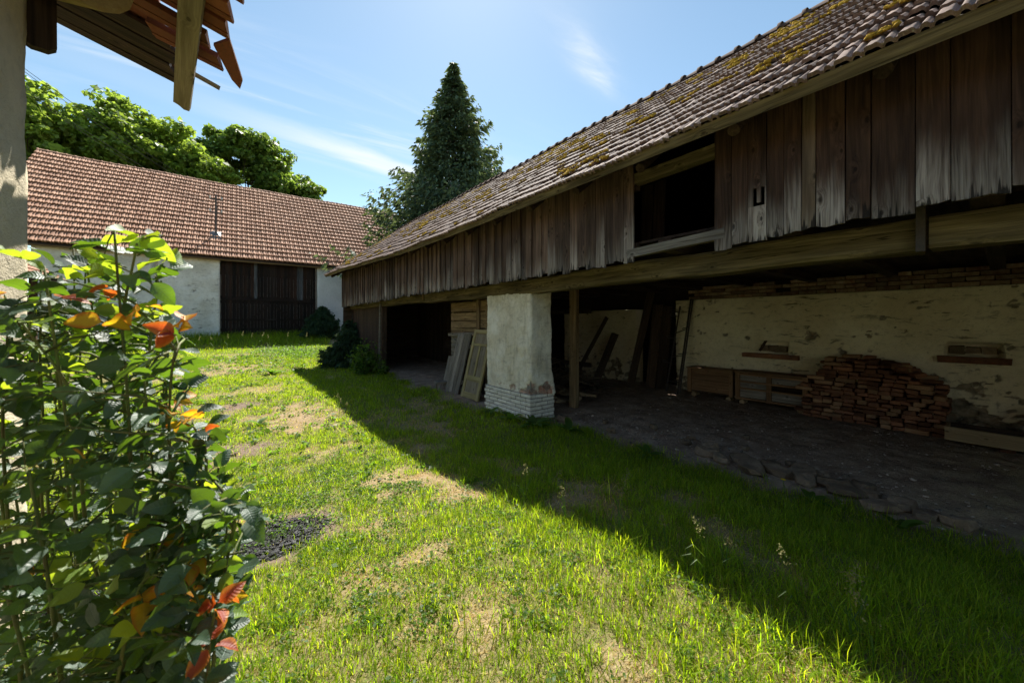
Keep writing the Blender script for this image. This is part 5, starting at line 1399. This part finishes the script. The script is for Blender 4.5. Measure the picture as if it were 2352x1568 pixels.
canes += [[(-0.38, 1.73, 0.3), (-0.38, 1.73, 0.46), (-0.39, 1.69, 1.01), (-0.41, 1.61, 1.53)],
  [(-0.1, 1.17, 0.3), (-0.1, 1.17, 0.79), (-0.06, 1.09, 1.09), (-0.04, 0.97, 1.39)],
  [(-0.11, 1.19, 0.3), (-0.11, 1.19, 0.78), (-0.08, 1.12, 1.19), (-0.05, 0.99, 1.59)],
  [(-0.29, 1.27, 0.3), (-0.29, 1.27, 0.83), (-0.28, 1.22, 1.4), (-0.3, 1.13, 1.91)],
  [(-0.16, 1.26, 0.3), (-0.16, 1.26, 0.75), (-0.13, 1.19, 1.34), (-0.12, 1.07, 1.88)],
  [(-0.35, 1.31, 0.3), (-0.35, 1.31, 0.83), (-0.41, 1.3, 1.34), (-0.4, 1.2, 1.8)],
  [(-0.31, 1.75, 0.3), (-0.31, 1.75, 0.4), (-0.3, 1.69, 1.16), (-0.3, 1.59, 1.87)],
  [(-0.2, 1.31, 0.3), (-0.2, 1.31, 0.73), (-0.15, 1.22, 1.23), (-0.16, 1.13, 1.69)],
  [(-0.12, 1.23, 0.3), (-0.12, 1.23, 0.75), (-0.11, 1.17, 1.2), (-0.05, 1.03, 1.63)],
  [(-0.44, 1.54, 0.3), (-0.44, 1.54, 0.68), (-0.47, 1.52, 1.32), (-0.51, 1.44, 1.9)],
  [(-0.33, 1.46, 0.3), (-0.33, 1.46, 0.68), (-0.37, 1.44, 1.24), (-0.36, 1.33, 1.76)],
  [(-0.33, 1.67, 0.3), (-0.33, 1.67, 0.48), (-0.38, 1.66, 1.27), (-0.33, 1.53, 1.99)],
  [(-0.36, 1.78, 0.3), (-0.36, 1.78, 0.41), (-0.39, 1.75, 1.25), (-0.38, 1.64, 2.02)],
  [(-0.21, 1.21, 0.3), (-0.21, 1.21, 0.83), (-0.18, 1.14, 1.43), (-0.19, 1.05, 1.98)],
  [(-0.46, 1.8, 0.3), (-0.46, 1.8, 0.46), (-0.52, 1.79, 0.92), (-0.53, 1.7, 1.36)],
  [(-0.41, 1.64, 0.3), (-0.41, 1.64, 0.57), (-0.43, 1.6, 1.25), (-0.47, 1.53, 1.87)],
  [(-0.2, 1.66, 0.3), (-0.2, 1.66, 0.41), (-0.21, 1.62, 1.18), (-0.14, 1.47, 1.9)],
  [(-0.37, 1.66, 0.3), (-0.37, 1.66, 0.53), (-0.37, 1.6, 1.19), (-0.41, 1.53, 1.81)],
  [(-0.34, 1.47, 0.3), (-0.34, 1.47, 0.68), (-0.39, 1.46, 1.33), (-0.36, 1.34, 1.93)],
  [(-0.47, 1.77, 0.3), (-0.47, 1.77, 0.49), (-0.56, 1.79, 1.18), (-0.55, 1.68, 1.82)],
  [(-0.09, 1.25, 0.3), (-0.09, 1.25, 0.7), (-0.04, 1.17, 1.05), (-0.01, 1.04, 1.39)],
  [(-0.3, 1.52, 0.3), (-0.3, 1.52, 0.61), (-0.27, 1.45, 1.34), (-0.3, 1.37, 2.01)],
  [(-0.48, 1.67, 0.3), (-0.48, 1.67, 0.59), (-0.52, 1.66, 1.24), (-0.57, 1.59, 1.85)],
  [(-0.11, 1.28, 0.3), (-0.11, 1.28, 0.69), (-0.07, 1.21, 1.08), (-0.03, 1.07, 1.47)],
  [(-0.52, 1.89, 0.3), (-0.52, 1.89, 0.41), (-0.54, 1.86, 1.15), (-0.62, 1.81, 1.83)],
  [(-0.15, 1.38, 0.3), (-0.15, 1.38, 0.63), (-0.1, 1.29, 1.18), (-0.08, 1.18, 1.69)]]
def catmull(P, n=8):
    P = [np.array(p, float) for p in P]; P = [2 * P[0] - P[1]] + P + [2 * P[-1] - P[-2]]; out = []
    for i in range(1, len(P) - 2):
        for k in range(n):
            t_ = k / n
            out.append(.5 * ((2 * P[i]) + (-P[i - 1] + P[i + 1]) * t_ + (2 * P[i - 1] - 5 * P[i] + 4 * P[i + 1] - P[i + 2]) * t_ ** 2 + (-P[i - 1] + 3 * P[i] - 3 * P[i + 1] + P[i + 2]) * t_ ** 3))
    out.append(P[-2]); return out
def rose_leaf_mesh(kind, seed, mt):
    r = np.random.RandomState(seed); n = 7; V = []; F = []
    curl = {'flat': .10, 'curl': .55, 'fold': .25}[kind] * r.uniform(.7, 1.3); fold = {'flat': .12, 'curl': .25, 'fold': .55}[kind]
    for i in range(n):
        u = i / (n - 1); wd = .34 * math.sin(math.pi * min(1, u ** .8 * .97 + .03)) ** .75 * (1 - .12 * u)
        if i == n - 1: wd = .015
        x = u; z = -curl * u * u * .9
        for s in (-1, -.5, 0, .5, 1):
            V.append((x * (1 - .25 * curl * u), s * wd, z + abs(s) * wd * fold + .02 * r.normal() * abs(s) + .03 * math.sin(u * 9 + s * 2) * abs(s)))
    for i in range(n - 1):
        for j in range(4):
            a = i * 5 + j; F.append((a, a + 5, a + 6, a + 1))
    me = mk_mesh('leaf', V, F, mt, True)
    for nm_, vals in (('leaf_u', LEAF_U), ('leaf_s', LEAF_S)):
        me.attributes.new(nm_, 'FLOAT', 'POINT').data.foreach_set('value', np.array(vals, np.float32))
    return me
LEAF_U = [i / 6 for i in range(7) for s in range(5)]; LEAF_S = [q for i in range(7) for q in (-1, -.5, 0, .5, 1)]
RL = {}
for key, mt in (('g', 'rose_leaf'), ('y', 'rose_young'), ('o', 'rose_yellow'), ('r', 'rose_red')):
    kinds = ['flat', 'flat', 'fold', 'curl'] if key in 'gy' else ['curl', 'curl', 'fold']
    RL[key] = [rose_leaf_mesh(k_, 100 + i, M[mt]) for i, k_ in enumerate(kinds)]
rr = np.random.RandomState(61)
leaves = []   # (matrix, key)
sm = MB()
camv = Vector((0, 0, EYE)); fwv = Vector((0.599, 0.8007, 0)); rtv = Vector((0.8007, -0.599, 0))
def keep_leaf(m):
    p = m.translation - camv; d = max(p.dot(fwv), .05); a = p.dot(rtv) / d; q = p.z / d
    lim = float(np.interp(q, [-1.0, -.75, -.52, -.42, -.25, -.12, .05, .2, .3], [-.78, -.755, -.69, -.74, -.83, -.855, -.885, -.94, -1.02]))
    return p.length > .5 and a < lim
def add_leaf(p, d, up, L, key):
    d = Vector(d).normalized(); up = Vector(up)
    if abs(d.dot(up.normalized())) > .97: up = Vector((1, 0.2, 0))
    m = frame(p, d, up) @ Matrix.Rotation(rr.normal() * .5, 4, 'X') @ Matrix.Rotation(rr.normal() * .3, 4, 'Y') @ Matrix.Scale(L, 4)
    leaves.append((m, key))
def compound(p, d, L, key, nl=2):
    """one rose leaf: rachis with a tip leaflet and pairs at the sides"""
    p = Vector(p); d = Vector(d).normalized(); e_ = p + d * L * 1.3 + Vector((0, 0, -.12 * L))
    if not keep_leaf(Matrix.Translation(e_)): return
    sm.tube([p, p.lerp(e_, .5) + Vector((0, 0, .05 * L)), e_], [.0016, .0013, .001], 5)
    side = d.cross(Vector((0, 0, 1))).normalized(); upv = Vector((rr.normal() * .55, rr.normal() * .55 - .25, 1))
    add_leaf(e_, d + Vector((0, 0, -.15 + .2 * rr.normal())), upv, L * rr.uniform(.9, 1.15), key)
    for q in range(nl):
        c_ = p.lerp(e_, .45 + .5 * q / max(1, nl))
        for s in (-1, 1):
            if rr.rand() < .93: add_leaf(c_, side * s + d * .45 + Vector((0, 0, .15 * rr.normal())), upv, L * rr.uniform(.7, .98), key)
for ci, cn in enumerate(canes):
    pts = catmull(cn, 8); n = len(pts)
    kk = [q for q in range(n) if keep_leaf(Matrix.Translation(Vector(pts[q]) + rtv * .03))]
    last = max(kk) + 1 if kk else 0
    if last < 4: continue
    sm.tube([Vector(p) for p in pts[:last]], list(np.linspace(.0056, .0020, last)), 7)
    for i in range(5, last):
        f = i / n
        if rr.rand() < .97:
            a = i * 2.4 + ci; d = Vector((math.cos(a), math.sin(a), .25 + .35 * rr.normal()))
            z = pts[i][2]
            key = 'g'
            q = rr.rand()
            if z > 1.76 and q < .40: key = 'y'
            elif q < .10: key = 'y'
            elif q > .985: key = 'o'
            L = rr.uniform(.036, .062)
            pp = Vector(pts[i]) + d.normalized() * rr.uniform(0, .02)
            if (pp - camv).length < .72: L *= .75
            compound(pp, d, L, key, 2 if rr.rand() < .6 else 1)
        if rr.rand() < .50 and i < n - 3:   # short side shoot
            a = rr.uniform(0, 6.28); d = Vector((math.cos(a), math.sin(a), .5)).normalized(); b0 = Vector(pts[i]); b1 = b0 + d * rr.uniform(.08, .17)
            if not keep_leaf(Matrix.Translation(b1)): continue
            sm.tube([b0, b0.lerp(b1, .5) + Vector((0, 0, .01)), b1], [.003, .0025, .0018], 5)
            for g_ in (.5, 1.0): compound(b0.lerp(b1, g_), d + Vector((rr.normal() * .6, rr.normal() * .6, 0)), rr.uniform(.033, .054), 'y' if rr.rand() < .1 else 'g', 1)
# reddish and orange shoot tips
for (p, key, n_) in (((-.07, .90, 1.85), 'r', 4), ((-.075, .915, 1.80), 'o', 3), ((-.085, .93, 1.775), 'r', 3), ((-.03, .87, 1.28), 'r', 5), ((-.035, .875, 1.21), 'r', 4), ((-.035, .88, 1.12), 'r', 3),
                    ((-.20, 1.10, 1.87), 'r', 2), ((-.14, .98, 1.83), 'o', 3), ((-.19, 1.0, 1.80), 'o', 2), ((-.16, 1.06, 1.97), 'y', 5), ((-.12, 1.09, 1.93), 'y', 4), ((-.05, 1.02, 1.60), 'o', 3), ((-.06, 1.03, 1.56), 'r', 2), ((.03, .91, 1.335), 'o', 2), ((-.02, .92, 1.42), 'y', 3), ((-.3, 1.2, 1.85), 'r', 2), ((-.28, 1.1, 1.55), 'o', 1), ((-.10, 1.0, 1.62), 'o', 2)):
    for k in range(n_):
        a = rr.uniform(0, 6.28); d = Vector((math.cos(a), math.sin(a), rr.uniform(-.5, .6)))
        add_leaf(Vector(p) + d * .008, d, (rr.normal() * .5, rr.normal() * .5, 1), rr.uniform(.032, .054) if key != 'y' else rr.uniform(.045, .066), key)
sm.build('stem', M['rose_stem'], rose, True)
def vis(mk):
    p = mk[0].translation - camv; d = p.dot(fwv)
    if d < .1 or p.dot(rtv) / d < -1.42 or p.z / d < -1.02: return 1e3 + p.length
    return d / mk[0].to_scale()[0] - (30 if mk[1] in 'or' else 0)
leaves = [l for l in leaves if keep_leaf(l[0])]
leaves.sort(key=vis)
for (m, key) in leaves[:300]:
    ob('leaf', RL[key][rr.randint(len(RL[key]))], rose, m)
rest = {}
for (m, key) in leaves[300:]: rest.setdefault(key, []).append(m)
for key, ms in rest.items():
    V = []; Fq = []; nv_ = 0
    for m in ms:
        me = RL[key][rr.randint(len(RL[key]))]
        V += [m @ v.co for v in me.vertices]; Fq += [[i + nv_ for i in p.vertices] for p in me.polygons]; nv_ += len(me.vertices)
    ob('foliage', np_mesh('foliage', np.array([v[:] for v in V]), np.array(Fq), RL[key][0].materials[0], True, {'leaf_u': np.tile(LEAF_U, len(ms)), 'leaf_s': np.tile(LEAF_S, len(ms))}), rose, kind='stuff')
print('rose leaflets', len(leaves))

# ------------------------------------------------------------------ grass
gr = np.random.RandomState(71)
def sample(n, x0, x1, y0, y1):
    return gr.uniform(x0, x1, n), gr.uniform(y0, y1, n)
def in_view(x, y, mar=1.7):
    dep = .599 * x + .8007 * y; lat = .8007 * x - .599 * y
    return (dep > 0.35) & (np.abs(lat) < 1.40 * dep + mar)
def blades(x, y, L, W_, lean, az, col, curve=.5):
    """narrow bent blades: 5 vertices, 3 triangles each"""
    n = len(x); z = ground_z(x, y) - .004
    B = np.stack([x, y, z], -1); d = np.stack([np.cos(az), np.sin(az), 0 * az], -1); s = np.stack([-np.sin(az + gr.normal(size=n) * .8), np.cos(az), 0 * az], -1)
    upv = np.array([0, 0, 1.0])
    mid = B + (d * (np.sin(lean) * L * .5)[:, None] + upv * (np.cos(lean) * L * .55)[:, None])
    l2 = lean + curve * gr.uniform(.3, 1.4, n)
    tip = mid + (d * (np.sin(l2) * L * .5)[:, None] + upv * (np.cos(l2) * L * .45)[:, None])
    w2 = (W_ * .5)[:, None]
    V = np.stack([B - s * w2, B + s * w2, mid + s * w2 * .85, mid - s * w2 * .85, tip], 1).reshape(-1, 3)
    k = np.arange(n)[:, None] * 5
    F = np.concatenate([k + np.array([0, 1, 2]), k + np.array([0, 2, 3]), k + np.array([3, 2, 4])], 1).reshape(-1, 3)
    C = np.repeat(col, 5, 0)
    return V, F, C
VV = []; FF = []; CC = []; off = 0
def push(v, f, c_):
    global off
    VV.append(v); FF.append(f + off); CC.append(c_); off += len(v)
GREEN = np.array([[.162, .252, .014], [.218, .306, .016], [.118, .200, .020], [.270, .318, .030]])
STRAW = np.array([[.36, .28, .14], [.46, .37, .20], [.28, .22, .10], [.42, .31, .15]])
bands = [(0.35, 3.2, 8800, 1.0), (3.2, 6.5, 4300, 1.35), (6.5, 12, 1700, 2.0), (12, 19, 760, 3.0), (19, 28.5, 330, 4.2)]
for (d0, d1, rho, wk) in bands:
    x0, x1, y0, y1 = -7, 6.2, -2, 28
    if d1 <= 3.2: x0, x1, y0, y1 = -2.6, 5.2, -2, 4.6
    elif d1 <= 6.5: x0, x1, y0, y1 = -4, 6, -2, 8.8
    elif d1 <= 12: x0, x1, y0, y1 = -7, 6, 1, 15.5
    n = int(rho * (x1 - x0) * (y1 - y0)); x, y = sample(n, x0, x1, y0, y1)
    dep = .599 * x + .8007 * y
    k = in_view(x, y) & (dep > d0) & (dep <= d1)
    x, y = x[k], y[k]; dep = dep[k]
    dirt, bare, pit, soil = zones(x, y)
    cl_ = fbm(x * 4.5, y * 4.5, 3, 101); patch = fbm(x * .9 + 3, y * .9, 3, 102)
    shade = sstep(-.15, .35, x - (2.12 - .02 * y))
    dens = np.clip(.38 + 1.0 * cl_, 0, 1) * (1 - .30 * bare) * (1 - dirt) ** 2 * (1 - .96 * np.maximum(pit, soil * .9))
    k = gr.rand(len(x)) < dens
    x, y, dep, bare, soil, cl_, patch, shade, dirt = (a[k] for a in (x, y, dep, bare, soil, cl_, patch, shade, dirt))
    n = len(x)
    straw = gr.rand(n) < np.clip(.12 + .85 * bare + .45 * (patch - .5) + .10 * (1 - shade), .05, .93)
    L = (.030 + .055 * cl_ * gr.lognormal(0, .35, n)) * (.75 + .7 * patch)
    edge = np.exp(-((x - 2.35 + .02 * y) / .45) ** 2)
    L = L * (1 + 1.1 * edge * gr.rand(n) + .75 * sstep(2.1, 3.2, x) * gr.rand(n)) * (1 - .45 * bare)
    tall = sstep(23.7, 24.6, y) + .45 * sstep(22.3, 23.6, y) * (cl_ > .56) * (x < .6); L = L + np.clip(tall, 0, 1) * gr.uniform(.12, .5, n)
    L = L * np.where(straw, .85, 1.0)
    lean = np.where(straw, gr.uniform(.8, 1.55, n), np.abs(gr.normal(.50, .38, n)))
    az = gr.uniform(0, 6.283, n)
    W_ = (.0028 + .0022 * gr.rand(n)) * wk
    col = GREEN[gr.randint(0, 4, n)] * gr.lognormal(0, .25, (n, 1)) * (1 + .35 * (patch[:, None] - .5))
    col = np.where(straw[:, None], STRAW[gr.randint(0, 4, n)] * gr.lognormal(0, .2, (n, 1)), col)
    push(*blades(x, y, L, W_, lean, az, col))
# coarse tufts
tx = []; ty = []; tl = []
for k in range(1500):
    x, y = gr.uniform(-3, 4.7), gr.uniform(.2, 20)
    if not in_view(np.array([x]), np.array([y]))[0]: continue
    z_ = zones(np.array([x]), np.array([y]))
    if z_[0][0] > .3 or z_[2][0] > .2 or z_[3][0] > .4 or z_[1][0] > .5: continue
    m_ = gr.randint(14, 40); s_ = gr.uniform(.02, .06)
    tx.append(x + gr.normal(size=m_) * s_); ty.append(y + gr.normal(size=m_) * s_); tl.append(np.full(m_, gr.uniform(.07, .15)) * gr.uniform(.6, 1.2, m_))
tx, ty, tl = (np.concatenate(a) for a in (tx, ty, tl)); n = len(tx); dep = .599 * tx + .8007 * ty
push(*blades(tx, ty, tl, .0045 * (1 + np.maximum(0, dep - 3) * .12), np.abs(gr.normal(.35, .3, n)), gr.uniform(0, 6.28, n), GREEN[gr.randint(0, 4, n)] * gr.lognormal(0, .2, (n, 1)) * .95, .8))
tag(ob('grass', np_mesh('grass', np.concatenate(VV), np.concatenate(FF), M['grass'], False, {'tint': np.concatenate(CC)})), 'short patchy lawn grass covering the yard', 'grass', None, 'stuff')
print('grass tris', sum(len(f) for f in FF))

# broad-leaved ground weeds: rosettes and low mounds joined
WC = []; WN = []
def weeds(n, fx, rad, hgt):
    for k in range(n):
        x, y = fx()
        z = gz(x, y); m_ = gr.randint(10, 22)
        q = gr.normal(size=(m_, 3)) * np.array([rad, rad, 0]); q[:, 2] = np.abs(gr.normal(size=m_)) * hgt + .015
        WC.append(q + np.array([x, y, z])); WN.append(np.tile([[0, 0, 1.2]], (m_, 1)))
weeds(420, lambda: (gr.normal(2.4, 1.0), gr.normal(20.6, 1.3)), .12, .10)
weeds(160, lambda: (gr.uniform(-1.5, 2.2), gr.uniform(15, 20)), .08, .04)
weeds(150, lambda: (gr.uniform(-1.5, 2.0), gr.uniform(4, 14)), .06, .03)
nfar = sum(len(c_) for c_ in WC)
weeds(150, lambda: (gr.uniform(.4, 1.6), gr.uniform(2.4, 5.5)), .06, .016)
for q_ in range(170):
    cx_, cy_ = gr.uniform(.1, 2.1), gr.uniform(.5, 6)
    weeds(6, lambda: (gr.normal(cx_, .07), gr.normal(cy_, .07)), .03, .014)
WA = np.concatenate(WC)
P, F = leaf_quads(WA, np.concatenate(WN), np.where(np.arange(len(WA)) < nfar, .021, .0075), gr, 1.3)
tag(ob('ground_weeds', np_mesh('ground_weeds', P, F, M['weed'])), 'low broad-leaved weeds spread through the lawn and before the gate', 'weeds', None, 'stuff')

# dock plants with long leaves near the pillar and along the floor edge
def dock(x, y, n, L, label, seed, mt='weed'):
    L = L * 1.45; r = np.random.RandomState(seed); z = gz(x, y); o = empty('dock_plant', (x, y, z), label, 'plant', 'leafy weeds by the barn')
    for k in range(n):
        a = 6.28 * k / n + r.normal() * .4; l = L * r.uniform(.6, 1.1); el = r.uniform(.5, 1.25)
        V = []; F = []
        for i in range(6):
            u = i / 5; wd = l * .17 * math.sin(math.pi * min(1, .12 + u * .88)) ** .8 * (0.06 if i == 5 else 1)
            ang = el - u * u * 1.1; rr_ = l * u * math.cos(el - u * .6); zz_ = l * (u * math.sin(el) - .45 * u * u)
            for s in (-1, 0, 1):
                V.append((x + math.cos(a) * rr_ - math.sin(a) * s * wd, y + math.sin(a) * rr_ + math.cos(a) * s * wd, z + zz_ + abs(s) * wd * .3))
        for i in range(5):
            for j in range(2): q = i * 3 + j; F.append((q, q + 3, q + 4, q + 1))
        ob('leaf', mk_mesh('leaf', V, F, M[mt], True), o)
dock(4.12, 5.55, 9, .26, 'dock plant with long leaves before the corner of the white pillar', 1)
dock(4.20, 4.95, 11, .30, 'largest dock plant right of the pillar foot', 2)
dock(4.45, 4.35, 8, .24, 'dock plant at the grass edge next to the lone pale stone', 3)
dock(4.05, 6.15, 6, .20, 'small dock plant against the left part of the pillar base', 4)
dock(4.55, 1.15, 7, .16, 'broad weed tuft at the grass edge by the flat stones', 5)
dock(4.60, .55, 6, .15, 'weed tuft nearest the right edge of the barn floor', 6)
dock(4.45, 2.9, 8, .17, 'leafy weed tuft midway along the shaded floor edge', 7)
dock(.35, 8.3, 7, .22, 'bright dandelion rosette on the sunny lawn by the dry patch', 8)
dock(1.0, 15.2, 10, .32, 'bright leafy rosette on the sunny rise before the gate', 9)
# dandelion
x, y = 4.35, 1.32; z = gz(x, y)
dn = empty('dandelion', (x, y, z), 'single yellow dandelion flower in the shaded grass', 'flower')
MB().tube([(x, y, z), (x + .01, y, z + .12), (x + .01, y + .01, z + .2)], .003, 5).build('stalk', M['weed'], dn)
fd = MB(); c0 = Vector((x + .01, y + .01, z + .2))
for k in range(16):
    a = k * .3927; d = Vector((math.cos(a), math.sin(a), .35)) * .022; s = Vector((-math.sin(a), math.cos(a), 0)) * .005
    fd.poly([c0 - s * .4, c0 + s * .4, c0 + d + s, c0 + d - s], [(0, 1, 2, 3)])
fd.build('flower_head', M['petal'], dn)
# grass stalks with seed heads
def stalk(x, y, h, lean, az, seed, label):
    r = np.random.RandomState(seed); z = gz(x, y); o = empty('seed_grass', (x, y, z), label, 'grass stalk', 'grass stalks with seed heads')
    pts = []
    for i in range(6):
        f = i / 5; pts.append(Vector((x + math.cos(az) * lean * h * f * f, y + math.sin(az) * lean * h * f * f, z + h * f * (1 - .15 * lean * f))))
    MB().tube(pts, [.0022, .002, .0018, .0016, .0013, .001], 5).build('stalk', M['weed'], o)
    C = []; 
    for k in range(46):
        f = r.uniform(.76, 1.0); i = min(4, int(f * 5)); p = pts[i].lerp(pts[i + 1], f * 5 - i)
        sp_ = .026 * (1.05 - f) / .25 + .004; C.append(np.array(p) + r.normal(size=3) * sp_ * np.array([.6, .6, .4]))
    P, F = leaf_quads(np.array(C), np.tile([[0, 0, .2]], (46, 1)), .0034 if h < .6 else .008, r, 1.8); ob('seed_head', np_mesh('seed_head', P, F, M['seed']), o)
    for k in range(3):
        a = az + r.uniform(-1, 1); l = h * r.uniform(.25, .45); b0 = pts[1 + k % 2]
        e_ = b0 + Vector((math.cos(a), math.sin(a), .7)) * l; sd = Vector((-math.sin(a), math.cos(a), 0)) * .003
        me = mk_mesh('blade', [b0 - sd, b0 + sd, b0.lerp(e_, .6) + sd + Vector((0, 0, .03)), b0.lerp(e_, .6) - sd + Vector((0, 0, .03)), e_ - Vector((0, 0, .03))], [(0, 1, 2, 3), (3, 2, 4)], M['weed']); ob('blade', me, o)
ST_ = [(2.30, 2.55, .36, .2, 1), (2.36, 2.30, .34, .45, .2), (2.30, 2.05, .30, .15, 2), (2.38, 1.62, .42, .35, .3), (2.45, 1.30, .25, .3, 1), (2.40, 1.02, .40, .2, 2.5), (2.52, .98, .36, .15, 1.2), (2.50, .86, .30, .3, 2.2),
       (2.50, .62, .40, .25, 2.4), (2.48, .42, .34, .2, .4), (2.52, .40, .38, .12, .5), (2.44, .34, .30, .3, 1), (1.95, 8.2, .36, .2, 1), (2.0, 8.4, .42, .15, 2), (1.98, 8.0, .33, .3, .4), (2.9, 1.9, .32, .2, 1), (1.7, 9.8, .34, .2, 1.5),
       (0.6, 22.6, .9, .2, 1), (1.0, 22.9, .95, .25, .5), (1.4, 22.5, .85, .2, 2), (-.3, 22.4, .9, .2, 1.5), (0.2, 22.8, 1.0, .15, .4), (-.8, 22.3, .8, .3, 2.2), (2.2, 23.0, .9, .2, 1), (-1.4, 22.0, .8, .2, .7), (3.0, 22.3, .9, .2, 1.1)]
for k, (x, y, h, ln, az) in enumerate(ST_):
    if y < 15: x -= 0.24
    lb = 'tall seeding grass stalk catching light along the edge of the barn shadow' if y < 15 else 'tall seeding grass stalk in the long grass before the black gate'
    o_ = stalk(x, y, h, ln, az, 200 + k, lb)
